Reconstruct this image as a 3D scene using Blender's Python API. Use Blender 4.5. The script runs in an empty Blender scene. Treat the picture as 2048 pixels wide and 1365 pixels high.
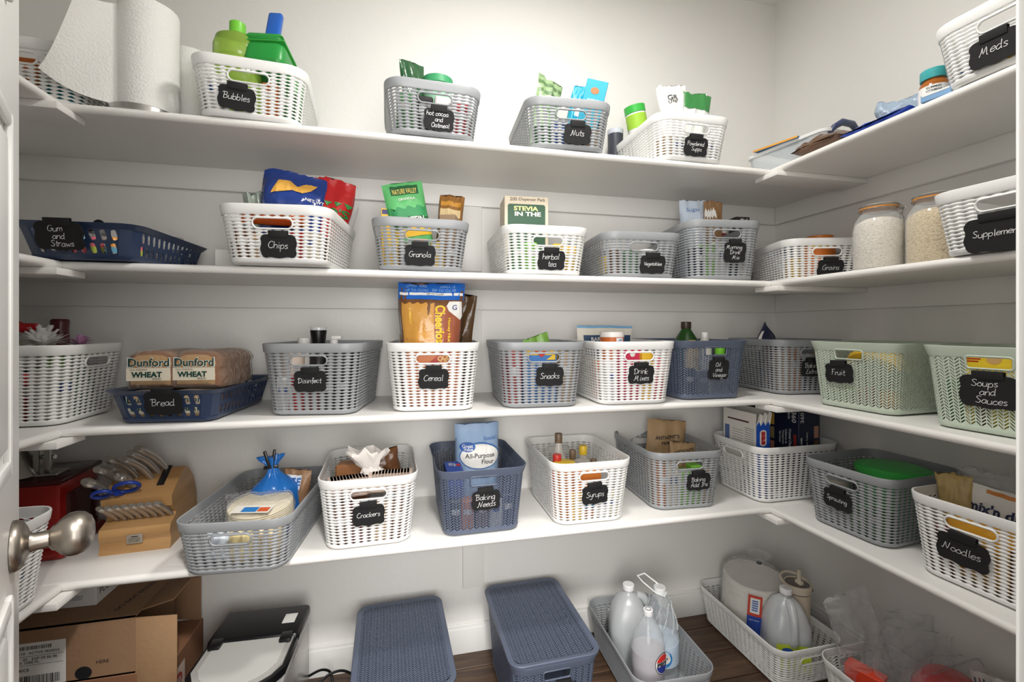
import bpy, bmesh, math, random
from mathutils import Vector, Matrix, noise
random.seed(4)
SC = bpy.context.scene
COL = SC.collection

# ------------------------------------------------------------------ camera, world, lights, exposure
CAM_F, CAM_CY, CAM_YAW, CAM_H = 914.3, 656.2, .2327, 1.2335
cd = bpy.data.cameras.new('camera'); cam = bpy.data.objects.new('camera', cd); COL.objects.link(cam)
cam.location = (0, 0, CAM_H); cam.rotation_euler = (math.pi/2, 0, -CAM_YAW)
cd.sensor_width = 36; cd.lens = 36*CAM_F/2048; cd.shift_y = -(682.5-CAM_CY)/2048; cd.clip_start = .02
SC.camera = cam
w = bpy.data.worlds.new('world'); SC.world = w; w.use_nodes = True
w.node_tree.nodes['Background'].inputs[0].default_value = (1, .985, .96, 1)
w.node_tree.nodes['Background'].inputs[1].default_value = 1.0
def area(name, loc, rot, size, power, col=(1, .97, .93), shape='DISK', size_y=None):
    l = bpy.data.lights.new(name, 'AREA'); l.energy = power; l.shape = shape; l.size = size; l.color = col
    if size_y: l.size_y = size_y
    o = bpy.data.objects.new(name, l); o.location = loc; o.rotation_euler = rot; COL.objects.link(o); return o
area('ceiling_lamp_light', (.45, .84, 2.64), (0, 0, 0), .24, 13.5)
area('hall_lamp_light', (.15, -.45, 2.60), (math.radians(38), 0, 0), .22, 40)
area('hall_fill_light', (-.45, -2.0, 1.40), (math.radians(90), 0, 0), 3.0, 105, (1, .985, .965), 'RECTANGLE', 2.0)  # added soft fill from behind the camera, brightens the shelves; no known window
SC.view_settings.view_transform = 'Standard'; SC.view_settings.look = 'None'
SC.view_settings.gamma = 1; SC.view_settings.use_curve_mapping = False
SC.view_settings.exposure = .42

# ------------------------------------------------------------------ measuring helpers (photo measurement -> world metres)
CY_, SY_ = math.cos(CAM_YAW), math.sin(CAM_YAW)
def P(u, v, x=None, y=None, z=None):
    a = (u-1024)/CAM_F; b = -(v-CAM_CY)/CAM_F
    d = (a*CY_+SY_, -a*SY_+CY_, b)
    t = x/d[0] if x is not None else y/d[1] if y is not None else (z-CAM_H)/d[2]
    return Vector((d[0]*t, d[1]*t, CAM_H+d[2]*t))
def Zat(v, x, y): return CAM_H+(CAM_CY-v)*(x*SY_+y*CY_)/CAM_F

# ------------------------------------------------------------------ materials
def s2l(c): return tuple(((v/255)/12.92 if v/255 <= .04045 else ((v/255+.055)/1.055)**2.4) for v in c)
MATS = {}
def mat(name, rgb, rough=.5, metal=0, spec=.5, noise_amt=0, noise_scale=20, bump=0, bump_scale=80, trans=0, coat=0, sheen=0):
    if name in MATS: return MATS[name]
    m = bpy.data.materials.new(name); m.use_nodes = True; nt = m.node_tree; b = nt.nodes['Principled BSDF']
    col = s2l(rgb)+(1,)
    b.inputs['Base Color'].default_value = col; b.inputs['Roughness'].default_value = rough
    b.inputs['Metallic'].default_value = metal; b.inputs['Specular IOR Level'].default_value = spec
    if trans: b.inputs['Transmission Weight'].default_value = trans
    if coat: b.inputs['Coat Weight'].default_value = coat
    tc = nt.nodes.new('ShaderNodeTexCoord')
    n = nt.nodes.new('ShaderNodeTexNoise'); n.inputs['Scale'].default_value = noise_scale; n.inputs['Detail'].default_value = 5
    nt.links.new(tc.outputs['Object'], n.inputs['Vector'])
    mx = nt.nodes.new('ShaderNodeMix'); mx.data_type = 'RGBA'; mx.inputs[6].default_value = col
    k = 1-max(noise_amt, .02); mx.inputs[7].default_value = (col[0]*k, col[1]*k, col[2]*k, 1)
    nt.links.new(n.outputs['Fac'], mx.inputs[0]); nt.links.new(mx.outputs[2], b.inputs['Base Color'])
    if bump:
        n2 = nt.nodes.new('ShaderNodeTexNoise'); n2.inputs['Scale'].default_value = bump_scale; n2.inputs['Detail'].default_value = 4
        nt.links.new(tc.outputs['Object'], n2.inputs['Vector'])
        bp = nt.nodes.new('ShaderNodeBump'); bp.inputs['Strength'].default_value = bump; bp.inputs['Distance'].default_value = .01
        nt.links.new(n2.outputs['Fac'], bp.inputs['Height']); nt.links.new(bp.outputs[0], b.inputs['Normal'])
    MATS[name] = m; return m
def film(name, rgb, opacity=.25, rough=.15, bump=.6, scale=25):
    """thin clear plastic film: mostly see-through, glossy creases"""
    if name in MATS: return MATS[name]
    m = bpy.data.materials.new(name); m.use_nodes = True; nt = m.node_tree
    for n in list(nt.nodes): nt.nodes.remove(n)
    out = nt.nodes.new('ShaderNodeOutputMaterial'); b = nt.nodes.new('ShaderNodeBsdfPrincipled')
    b.inputs['Base Color'].default_value = s2l(rgb)+(1,); b.inputs['Roughness'].default_value = rough
    b.inputs['Specular IOR Level'].default_value = 1
    tr = nt.nodes.new('ShaderNodeBsdfTransparent'); tr.inputs[0].default_value = (1, 1, 1, 1)
    mix = nt.nodes.new('ShaderNodeMixShader')
    fr = nt.nodes.new('ShaderNodeLayerWeight'); fr.inputs[0].default_value = .25
    mp = nt.nodes.new('ShaderNodeMapRange'); mp.inputs[3].default_value = opacity; mp.inputs[4].default_value = min(1, opacity+.5)
    tc = nt.nodes.new('ShaderNodeTexCoord'); n2 = nt.nodes.new('ShaderNodeTexNoise'); n2.inputs['Scale'].default_value = scale; n2.inputs['Detail'].default_value = 3; n2.inputs['Distortion'].default_value = 1.5
    bp = nt.nodes.new('ShaderNodeBump'); bp.inputs['Strength'].default_value = bump; bp.inputs['Distance'].default_value = .02
    L = nt.links.new
    L(tc.outputs['Object'], n2.inputs['Vector']); L(n2.outputs['Fac'], bp.inputs['Height']); L(bp.outputs[0], b.inputs['Normal'])
    L(fr.outputs['Facing'], mp.inputs[0]); L(mp.outputs[0], mix.inputs[0]); L(tr.outputs[0], mix.inputs[1]); L(b.outputs[0], mix.inputs[2]); L(mix.outputs[0], out.inputs[0])
    MATS[name] = m; return m
def woodmat(name, c1, c2, scale=(2, 30, 30), rough=.45):
    if name in MATS: return MATS[name]
    m = bpy.data.materials.new(name); m.use_nodes = True; nt = m.node_tree; b = nt.nodes['Principled BSDF']; L = nt.links.new
    tc = nt.nodes.new('ShaderNodeTexCoord'); mp = nt.nodes.new('ShaderNodeMapping'); mp.inputs['Scale'].default_value = scale
    oi = nt.nodes.new('ShaderNodeObjectInfo'); ad = nt.nodes.new('ShaderNodeVectorMath'); ad.operation = 'ADD'
    ml = nt.nodes.new('ShaderNodeVectorMath'); ml.operation = 'SCALE'; ml.inputs['Scale'].default_value = 9
    n = nt.nodes.new('ShaderNodeTexNoise'); n.inputs['Scale'].default_value = 1.5; n.inputs['Detail'].default_value = 8; n.inputs['Roughness'].default_value = .65; n.inputs['Distortion'].default_value = .6
    r = nt.nodes.new('ShaderNodeValToRGB'); r.color_ramp.elements[0].position = .3; r.color_ramp.elements[0].color = s2l(c1)+(1,); r.color_ramp.elements[1].position = .72; r.color_ramp.elements[1].color = s2l(c2)+(1,)
    L(oi.outputs['Random'], ml.inputs[0]); L(tc.outputs['Object'], mp.inputs[0]); L(mp.outputs[0], ad.inputs[0]); L(ml.outputs[0], ad.inputs[1]); L(ad.outputs[0], n.inputs[0]); L(n.outputs['Fac'], r.inputs[0]); L(r.outputs[0], b.inputs['Base Color'])
    bp = nt.nodes.new('ShaderNodeBump'); bp.inputs['Strength'].default_value = .15; L(n.outputs['Fac'], bp.inputs['Height']); L(bp.outputs[0], b.inputs['Normal'])
    b.inputs['Roughness'].default_value = rough
    MATS[name] = m; return m

WALL = mat('wall_paint', (234, 232, 228), .6, noise_amt=.03, noise_scale=3, bump=.12, bump_scale=35)
TRIMW = mat('trim_paint', (235, 234, 231), .35, noise_amt=.02)
SHELFW = mat('shelf_paint', (236, 234, 230), .38, noise_amt=.03, noise_scale=8, bump=.05, bump_scale=60)
PWHITE = mat('white_plastic', (236, 236, 234), .4)
PGREY = mat('grey_plastic', (152, 155, 158), .4)
PNAVY = mat('navy_plastic', (88, 97, 116), .42)
TNAVY = mat('tray_navy_plastic', (42, 58, 88), .32)
PGREEN = mat('sage_plastic', (196, 208, 192), .42)
CHALK = mat('chalkboard', (17, 17, 19), .8, noise_amt=.1)
CHALKW = mat('chalk', (225, 225, 225), .9)
NICKEL = mat('satin_nickel', (170, 162, 152), .32, 1)
STEEL = mat('steel', (190, 188, 185), .25, 1)
BLACK = mat('black_plastic', (14, 14, 16), .3)
CLEARF = film('clear_film', (240, 240, 243), .06, .12, 1.0)
MILKY = film('milky_plastic', (214, 218, 220), .58, .3, .05)
CLEARB = film('clear_bottle_plastic', (215, 222, 226), .22, .08, .15, 12)
CARD = mat('cardboard', (156, 122, 92), .8, noise_amt=.12, noise_scale=6, bump=.15, bump_scale=40)
def C(rgb, rough=.45, **k): return mat('c_%d_%d_%d_%d' % (rgb[0], rgb[1], rgb[2], int(rough*100)), rgb, rough, **k)
WHITEPAPER = C((235, 233, 228), .7); INK = C((25, 26, 30), .6)

# ------------------------------------------------------------------ object helpers
def tag(o, label, cat, group=None, kind=None):
    if label: o['label'] = label
    if cat: o['category'] = cat
    if group: o['group'] = group
    if kind: o['kind'] = kind
    return o
def thing(name, label, cat, loc=(0, 0, 0), rz=0, group=None, rx=0, ry=0):
    o = bpy.data.objects.new(name, None); COL.objects.link(o); o.empty_display_size = .02
    o.location = loc; o.rotation_euler = (rx, ry, rz); return tag(o, label, cat, group)
def me_new(name, verts, faces, m, smooth=None):
    me = bpy.data.meshes.new(name); me.from_pydata([tuple(v) for v in verts], [], faces); me.materials.append(m)
    if smooth is not None:
        me.polygons.foreach_set('use_smooth', [True]*len(me.polygons))
        me.update(); me.set_sharp_from_angle(angle=math.radians(smooth))
    me.update(); return me
BODY = {}
SUBN = {'lettering', 'chalk_writing', 'handle_frame', 'printed_band', 'printed_panel', 'printed_stripe', 'label_print', 'box_print', 'fine_print', 'red_print', 'yellow_print', 'white_print', 'blue_print', 'orange_print', 'brown_print', 'gold_print', 'food_photo', 'blue_badge', 'red_badge', 'white_badge', 'cap_print', 'cap_ribs', 'green_panel', 'name_panel', 'almond_print', 'chip_picture', 'pennant_print', 'white_oval', 'blue_oval', 'blue_ring', 'brand_oval', 'white_disc', 'dark_ring', 'red_cap', 'blue_base', 'white_outline', 'paper_label', 'zip_top_band', 'white_line', 'mountain_print', 'yellow_band', 'green_band', 'bowl_print', 'oat_ring_print', 'round_seal', 'page_edge', 'white_stripe', 'stripe', 'white_edge', 'blue_edge', 'navy_band', 'torn_paper', 'white_side', 'white_panel', 'blue_bars', 'blue_label', 'red_label', 'lime_label', 'shipping_label', 'top_label', 'side_label', 'red_seal', 'white_cloud', 'brown_bar', 'blue_code', 'red_strip', 'side_panel', 'blue_splash', 'barcode_sticker', 'white_sticker'}
def ob(name, me, parent=None, loc=(0, 0, 0), rot=(0, 0, 0), label=None):
    o = bpy.data.objects.new(name, me); COL.objects.link(o); o.location = loc; o.rotation_euler = rot
    if parent:
        if parent.type == 'EMPTY' and parent.parent is None:
            if name in SUBN and parent.name in BODY: parent = BODY[parent.name]
            elif parent.name not in BODY and tuple(loc) == (0, 0, 0) and tuple(rot) == (0, 0, 0): BODY[parent.name] = o
        o.parent = parent
    if label: o['label'] = label
    return o
class MB:
    def __init__(s): s.v = []; s.f = []
    def add(s, v, f, M=None):
        k = len(s.v)
        s.v += [tuple(M @ Vector(p)) for p in v] if M else [tuple(p) for p in v]
        s.f += [[i+k for i in q] for q in f]; return s
    def box(s, x0, x1, y0, y1, z0, z1, b=0, M=None, seg=2):
        bm = bmesh.new(); bmesh.ops.create_cube(bm, size=1)
        for v in bm.verts: v.co = Vector(((x0+x1)/2+v.co.x*(x1-x0), (y0+y1)/2+v.co.y*(y1-y0), (z0+z1)/2+v.co.z*(z1-z0)))
        if b: bmesh.ops.bevel(bm, geom=bm.edges[:], offset=b, segments=seg, affect='EDGES', profile=.5)
        bm.verts.index_update(); s.add([v.co.copy() for v in bm.verts], [[v.index for v in f.verts] for f in bm.faces], M); bm.free(); return s
    def lathe(s, prof, n=32, M=None, sx=1, sy=1, tw=0):
        v = []; f = []; k = len(prof)
        for j, (r, z) in enumerate(prof):
            for i in range(n):
                a = 2*math.pi*i/n+tw*j; v.append((math.cos(a)*r*sx, math.sin(a)*r*sy, z))
        for j in range(k-1):
            for i in range(n):
                i2 = (i+1) % n; f.append([j*n+i, j*n+i2, (j+1)*n+i2, (j+1)*n+i])
        if prof[0][0] > 1e-5: f.append(list(range(n))[::-1])
        if prof[-1][0] > 1e-5: f.append([(k-1)*n+i for i in range(n)])
        return s.add(v, f, M)
    def tube(s, pts, r, n=10, closed=False, M=None, flat=1):
        pts = [Vector(p) for p in pts]; k = len(pts); v = []; f = []; up = None
        rr = r if isinstance(r, (list, tuple)) else [r]*k
        for j, p in enumerate(pts):
            a = pts[(j-1) % k] if (closed or j) else p; b = pts[(j+1) % k] if (closed or j < k-1) else p
            t = (b-a).normalized()
            if up is None: up = Vector((0, 0, 1)) if abs(t.z) < .9 else Vector((1, 0, 0))
            x = t.cross(up)
            if x.length < 1e-4: x = t.orthogonal()
            x.normalize(); y = x.cross(t).normalized(); up = y
            for i in range(n):
                q = 2*math.pi*i/n; v.append(p+x*math.cos(q)*rr[j]+y*math.sin(q)*rr[j]*flat)
        m = k if closed else k-1
        for j in range(m):
            for i in range(n): f.append([j*n+i, ((j+1) % k)*n+i, ((j+1) % k)*n+(i+1) % n, j*n+(i+1) % n])
        if not closed: f.append(list(range(n))); f.append([(k-1)*n+i for i in range(n)][::-1])
        return s.add(v, f, M)
    def prism(s, poly, z0, z1, M=None):
        n = len(poly); v = [(x, y, z0) for x, y in poly]+[(x, y, z1) for x, y in poly]
        f = [[i, (i+1) % n, n+(i+1) % n, n+i] for i in range(n)]+[list(range(n))[::-1], [n+i for i in range(n)]]
        return s.add(v, f, M)
    def obj(s, name, m, parent=None, smooth=35, loc=(0, 0, 0), rot=(0, 0, 0), label=None):
        return ob(name, me_new(name, s.v, s.f, m, smooth), parent, loc, rot, label)
def T(x=0, y=0, z=0, rx=0, ry=0, rz=0): return Matrix.Translation((x, y, z)) @ Matrix.Rotation(rz, 4, 'Z') @ Matrix.Rotation(ry, 4, 'Y') @ Matrix.Rotation(rx, 4, 'X')
RZF = T(rx=math.pi/2)      # text plane (x,y) -> upright facing -y

# ------------------------------------------------------------------ printed text (font curves) and chalk handwriting (strokes)
_TC = {}
def text_geo(s, bold=0, shear=0):
    k = (s, bold, shear)
    if k in _TC: return _TC[k]
    c = bpy.data.curves.new('t', 'FONT'); c.body = s; c.size = 1; c.align_x = 'CENTER'; c.align_y = 'CENTER'; c.offset = bold; c.shear = shear; c.resolution_u = 3; c.space_line = .8
    o = bpy.data.objects.new('t', c); COL.objects.link(o)
    dg = bpy.context.evaluated_depsgraph_get(); me = bpy.data.meshes.new_from_object(o.evaluated_get(dg))
    v = [(q.co.x, q.co.y) for q in me.vertices]; f = [list(p.vertices) for p in me.polygons]
    bpy.data.objects.remove(o); bpy.data.curves.remove(c); bpy.data.meshes.remove(me)
    _TC[k] = (v, f); return _TC[k]
def fit_text(s, cx, cy, w=None, h=None, bold=.01, shear=0, rot=0):
    """flat text fitted to width w (and height h), centred at cx,cy ; returns verts2d, faces"""
    v, f = text_geo(s, bold, shear)
    x0 = min(p[0] for p in v); x1 = max(p[0] for p in v); y0 = min(p[1] for p in v); y1 = max(p[1] for p in v)
    sx = w/(x1-x0) if w else h/(y1-y0); sy = h/(y1-y0) if h else sx
    ca, sa = math.cos(rot), math.sin(rot); out = []
    for x, y in v:
        a = (x-(x0+x1)/2)*sx; b = (y-(y0+y1)/2)*sy; out.append((cx+a*ca-b*sa, cy+a*sa+b*ca))
    return out, f
def lettering(parent, m, items, fn=None, name='lettering', off=.0006):
    """items: list of (verts2d, faces); fn maps (x,y)->Vector on the surface (already offset)"""
    mb = MB()
    for v, f in items:
        mb.add([fn(x, y) if fn else Vector((x, -off, y)) for x, y in v], f)
    return ob(name, me_new(name, mb.v, mb.f, m), parent)
G = {'a': (5.5, [[(4,4),(2,5),(0,3),(0,1),(2,0),(4,2),(4,5)],[(4,4),(4,1),(5,0)]]), 'b': (5.5, [[(0,9),(0,0)],[(0,3),(2,5),(4,4),(4,1),(2,0),(0,1)]]),
'c': (5, [[(4,4),(2,5),(0,3),(0,1),(2,0),(4,1)]]), 'd': (5.8, [[(4,4),(2,5),(0,3),(0,1),(2,0),(4,2)],[(4,9),(4,1),(5,0)]]),
'e': (5, [[(0,2.5),(4,3),(3.5,4.7),(2,5),(0,3.2),(0,1),(2,0),(4,1)]]), 'f': (4, [[(4,8),(3,9),(2,8),(2,3),(2,-2)],[(0,4.5),(4,4.8)]]),
'g': (5.5, [[(4,4),(2,5),(0,3),(0,1),(2,0),(4,2)],[(4,5),(4,-2),(2,-4),(0,-3)]]), 'h': (5.3, [[(0,9),(0,0)],[(0,3),(2,5),(4,4),(4,0)]]),
'i': (3, [[(1,5),(1,1),(2,0)],[(1,7),(1.2,7.5)]]), 'k': (5, [[(0,9),(0,0)],[(4,5),(.3,2.2),(4,0)]]), 'l': (3, [[(1,9),(1,1),(2,0)]]),
'm': (7.4, [[(0,5),(0,0)],[(0,3),(1.5,5),(3,4),(3,0)],[(3,3),(4.5,5),(6,4),(6,0)]]), 'n': (5.3, [[(0,5),(0,0)],[(0,3),(2,5),(4,4),(4,0)]]),
'o': (5.3, [[(2,5),(0,3),(0,1),(2,0),(4,1),(4,3.4),(2,5),(3.4,4.6)]]), 'p': (5.5, [[(0,5),(0,-4)],[(0,3),(2,5),(4,4),(4,1),(2,0),(0,1)]]),
'r': (4, [[(0,5),(0,0)],[(0,3),(1.5,4.8),(3.4,4.6)]]), 's': (4.6, [[(3.5,4.4),(1.8,5),(.3,4),(1.8,2.7),(3.5,1.3),(1.8,0),(0,.7)]]),
't': (4, [[(1.5,8),(1.5,1),(2.6,0),(3.4,.6)],[(0,5),(3.6,5.2)]]), 'u': (5.6, [[(0,5),(0,1),(2,0),(4,1.6),(4,5)],[(4,4),(4,1),(5,0)]]),
'v': (5, [[(0,5),(2,0),(4,5)]]), 'w': (7, [[(0,5),(1.5,0),(3,4),(4.5,0),(6,5)]]), 'x': (5, [[(0,5),(4,0)],[(4,5),(0,0)]]),
'y': (5.5, [[(0,5),(0,2),(2,1),(4,2.4)],[(4,5),(4,-2),(2,-4),(0,-3)]]), ' ': (4, []),
'A': (7, [[(0,0),(3,9),(6,0)],[(1,3),(5,3)]]), 'B': (7, [[(-1.2,7.6),(0,8.8),(1.6,8.8)],[(1.2,8.6),(1,0)],[(1.2,8.6),(4,8.8),(5,7),(3.6,5),(1.4,4.7)],[(1.4,4.7),(4.6,4.4),(5.6,2.3),(4,.3),(1,0)]]),
'C': (6.8, [[(5.5,7.5),(3.5,9),(1,7),(0,4),(1,1),(3.5,0),(5.6,1.5)]]), 'D': (7.4, [[(-1.2,6.4),(0,7.6),(1,7)],[(1,8.6),(1,0)],[(-.6,8.6),(3,8.6),(6,6),(5.8,2.5),(3,.2),(0,0)]]),
'E': (6, [[(5,9),(2,8.6),(1,7),(3,5),(1,3.4),(.4,1.4),(2,0),(5,.6)]]), 'F': (6, [[(1,9),(.8,0)],[(0,8.4),(5,9)],[(1,5),(3.8,5.2)]]), 'G': (7.4, [[(5.5,7.5),(3.5,9),(1,7),(0,4),(1,1),(3.5,0),(5.6,1.5),(5.8,4)],[(3.5,4),(6.6,4.2)]]),
'I': (5, [[(2,9),(2,0)],[(.4,9),(3.6,9)],[(.4,0),(3.6,0)]]), 'M': (9, [[(-1,0),(.6,4),(1.4,8.6)],[(1.4,8.6),(2.4,2),(5,8.6),(5.6,1),(7,0)]]), 'N': (8, [[(-1.5,1),(0,.4),(1.6,8.6)],[(1.6,8.6),(4.2,.4),(6,9)]]),
'O': (7, [[(3,9),(.6,7),(0,4),(1,1),(3,0),(5.4,2),(5.6,6),(3,9),(4.6,8.6)]]), 'P': (6.4, [[(.4,8.6),(.6,0)],[(-.6,8),(3,9),(5,7),(3.8,5),(.6,4.4)]]), 'S': (6.4, [[(5,7.8),(3,9),(.6,7.6),(2.6,5),(5,2.6),(3,0),(0,1.2)]]),
'V': (6.6, [[(0,9),(2.8,0),(5.6,9)]])}
def catmull3(p, n=6):
    q = [p[0]]+list(p)+[p[-1]]; o = []
    for i in range(1, len(q)-2):
        for k in range(n):
            t = k/n; o.append(tuple(.5*(2*q[i][d]+(-q[i-1][d]+q[i+1][d])*t+(2*q[i-1][d]-5*q[i][d]+4*q[i+1][d]-q[i+2][d])*t*t+(-q[i-1][d]+3*q[i][d]-3*q[i+1][d]+q[i+2][d])*t**3) for d in (0, 1, 2)))
    return o+[tuple(p[-1])]
def catmull(p, n=3):
    if len(p) < 3: return p
    q = [p[0]]+p+[p[-1]]; o = []
    for i in range(1, len(q)-2):
        for k in range(n):
            t = k/n; o.append(tuple(.5*(2*q[i][d]+(-q[i-1][d]+q[i+1][d])*t+(2*q[i-1][d]-5*q[i][d]+4*q[i+1][d]-q[i+2][d])*t*t+(-q[i-1][d]+3*q[i][d]-3*q[i+1][d]+q[i+2][d])*t**3) for d in (0, 1)))
    return o+[p[-1]]
def hand(lines, W, Hh, parent):
    """chalk handwriting centred on a board W x Hh"""
    rng = random.Random(lines); rows = lines.split('/'); mb = MB()
    wid = [sum(G[c][0] for c in r) for r in rows]; n = len(rows)
    sc = min(.74*W/max(wid), .80*Hh/(n*11.2), Hh*.033)
    for i, r in enumerate(rows):
        x = -wid[i]*sc/2+(0 if n == 1 else (i-(n-1)/2)*W*.05); y0 = ((n-1)/2-i)*11.2*sc-4*sc+(Hh*.04 if n == 1 else 0)
        for c in r:
            dy = rng.uniform(-.5, .5)
            for st in G[c][1]:
                pts = [((a+.14*b)*sc+x, (b+dy)*sc+y0) for a, b in st]; pts = catmull(pts) if len(pts) > 2 else pts
                v = []; hw = .00062
                for k, p in enumerate(pts):
                    a = Vector(pts[max(k-1, 0)]); b = Vector(pts[min(k+1, len(pts)-1)]); t = (b-a).normalized(); q = Vector((-t.y, t.x))*hw*(.8+.4*rng.random())
                    v += [(p[0]+q.x, -.0026, p[1]+q.y), (p[0]-q.x, -.0026, p[1]-q.y)]
                mb.add(v, [[2*k, 2*k+1, 2*k+3, 2*k+2] for k in range(len(pts)-1)])
            x += G[c][0]*sc
    return ob('chalk_writing', me_new('chalk_writing', mb.v, mb.f, CHALKW), parent)
def board_outline(W, Hh):
    pts = []
    def arc(cx, cy, r, a0, a1, n=4):
        for k in range(n+1):
            a = math.radians(a0+(a1-a0)*k/n); pts.append((cx+r*math.cos(a), cy+r*math.sin(a)))
    w, h = W/2, Hh/2; r = W*.15; e = W*.022
    arc(w-r, h-r, r, 0, 90); arc(-w+r, h-r, r, 90, 180)
    for k in range(1, 12):
        t = k/12; pts.append((-w+e*math.sin(t*math.pi*2)*.9, h-r+(-2*h+2*r)*t))
    arc(-w+r, -h+r, r, 180, 270)
    for k in range(1, 16):
        t = k/16; pts.append((-w+r+(2*w-2*r)*t, -h-e*.9*math.cos(t*math.pi*3+math.pi/2)*.9))
    arc(w-r, -h+r, r, 270, 360)
    for k in range(1, 12):
        t = k/12; pts.append((w-e*math.sin(t*math.pi*2)*.9, -h+r+(2*h-2*r)*t))
    return pts
_BM = {}
def chalk_tag(text, loc, rz, tilt, roll=0, W=.086, Hh=.064, title=None, where=''):
    nm = text.replace('/', ' ')
    t = thing('chalk_label', 'black scalloped chalk label reading %s, clipped to %s' % (nm, where), 'label', loc, rz, group='chalk labels clipped to the baskets')
    t.rotation_euler = (Matrix.Rotation(rz, 3, 'Z') @ Matrix.Rotation(tilt, 3, 'X') @ Matrix.Rotation(roll, 3, 'Y')).to_euler()
    key = (W, Hh)
    if key not in _BM:
        o = board_outline(W, Hh); a = MB().prism(o, -.0012, .0012, RZF)
        c = MB().box(-W*.27, W*.27, -.0035, -.0015, Hh/2-.008, Hh/2+.0095, .0008).box(-W*.27, W*.27, -.0035, .0075, Hh/2+.0080, Hh/2+.0100, .0008).box(-W*.27, W*.27, .006, .0075, Hh/2-.004, Hh/2+.0095, .0006)
        _BM[key] = (me_new('board', a.v, a.f, CHALK, 30), me_new('clip', c.v, c.f, CHALK, 30))
    ob('board', _BM[key][0], t); ob('clip', _BM[key][1], t); hand(text, W, Hh, t)
    return t

# ------------------------------------------------------------------ perforated shells
def clip_half(poly, n, d, inside):
    """keep part of poly with n.p<=d (inside) or >=d"""
    out = []; k = len(poly); sg = 1 if inside else -1
    for i in range(k):
        a, b = poly[i], poly[(i+1) % k]
        da = sg*(n[0]*a[0]+n[1]*a[1]-d); db = sg*(n[0]*b[0]+n[1]*b[1]-d)
        if da <= 1e-9: out.append(a)
        if (da < -1e-9 and db > 1e-9) or (da > 1e-9 and db < -1e-9):
            t = da/(da-db); out.append(tuple(a[j]+(b[j]-a[j])*t for j in range(3)))
    return out if len(out) >= 3 else []
def halfplanes(cv):
    hs = []
    for i in range(len(cv)):
        a, b = cv[i], cv[(i+1) % len(cv)]; n = (b[1]-a[1], -(b[0]-a[0])); hs.append((n, n[0]*a[0]+n[1]*a[1]))
    return hs
def subtract(poly, hs):
    out = []; cur = poly
    for n, d in hs:
        o = clip_half(cur, n, d, False)
        if o: out.append(o)
        cur = clip_half(cur, n, d, True)
        if not cur: return out
    return out
def intersect(poly, hs):
    for n, d in hs:
        poly = clip_half(poly, n, d, True)
        if not poly: return []
    return poly
def stadium(cx, cy, w, h, r, n=5):
    o = []
    for (sx, sy, a0) in ((1, 1, 0), (-1, 1, 90), (-1, -1, 180), (1, -1, 270)):
        for k in range(n+1):
            a = math.radians(a0+90*k/n); o.append((cx+sx*(w/2-r)+r*math.cos(a), cy+sy*(h/2-r)+r*math.sin(a)))
    return o   # counter-clockwise
class Shell:
    def __init__(s, Wb, Lb, Wt, Lt, H, rb=.045, rt=.05, flare=0, fh=.03):
        s.p = (Wb, Lb, Wt, Lt, H, rb, rt); s.flare = flare; s.fh = fh
        s.segs = s.seg((Wb+Wt)/2, (Lb+Lt)/2, (rb+rt)/2); s.per = sum(s.segs)
    def seg(s, W, L, r):
        q = math.pi*r/2; return [W/2-r, q, L-2*r, q, W-2*r, q, L-2*r, q, W/2-r]
    def pt(s, x, v, w=0):
        Wb, Lb, Wt, Lt, H, rb, rt = s.p; t = v/H
        k = s.flare*max(0, (v-(H-s.fh))/s.fh)**2 if s.flare else 0
        W = Wb+(Wt-Wb)*t+2*(w+k); L = Lb+(Lt-Lb)*t+2*(w+k); r = rb+(rt-rb)*t+w+k
        x = x % s.per; i = 0
        while i < 8 and x > s.segs[i]: x -= s.segs[i]; i += 1
        f = min(1, x/s.segs[i]); a, b = W/2, L/2
        def cor(cx, cy, a0): return (cx+r*math.cos(math.radians(a0+90*f)), cy+r*math.sin(math.radians(a0+90*f)))
        if i == 0: q = ((a-r)*f, -b)
        elif i == 1: q = cor(a-r, -b+r, -90)
        elif i == 2: q = (a, -b+r+(L-2*r)*f)
        elif i == 3: q = cor(a-r, b-r, 0)
        elif i == 4: q = (a-r-(W-2*r)*f, b)
        elif i == 5: q = cor(-a+r, b-r, 90)
        elif i == 6: q = (-a, b-r-(L-2*r)*f)
        elif i == 7: q = cor(-a+r, -b+r, 180)
        else: q = (-a+r+(a-r)*f, -b)
        return Vector((q[0], q[1], v))
def solid(verts, faces, m, th, smooth=40, off=-1):
    me = bpy.data.meshes.new('tmp'); me.from_pydata([tuple(v) for v in verts], [], faces)
    bm = bmesh.new(); bm.from_mesh(me); bmesh.ops.remove_doubles(bm, verts=bm.verts, dist=2e-5); bmesh.ops.dissolve_degenerate(bm, edges=bm.edges, dist=1e-6); bm.to_mesh(me); bm.free()
    o = bpy.data.objects.new('tmp', me); COL.objects.link(o); md = o.modifiers.new('s', 'SOLIDIFY'); md.thickness = th; md.offset = off
    dg = bpy.context.evaluated_depsgraph_get(); r = bpy.data.meshes.new_from_object(o.evaluated_get(dg))
    bpy.data.objects.remove(o); bpy.data.meshes.remove(me); r.materials.clear(); r.materials.append(m)
    r.polygons.foreach_set('use_smooth', [True]*len(r.polygons)); r.update(); r.set_sharp_from_angle(angle=math.radians(smooth)); return r
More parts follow.
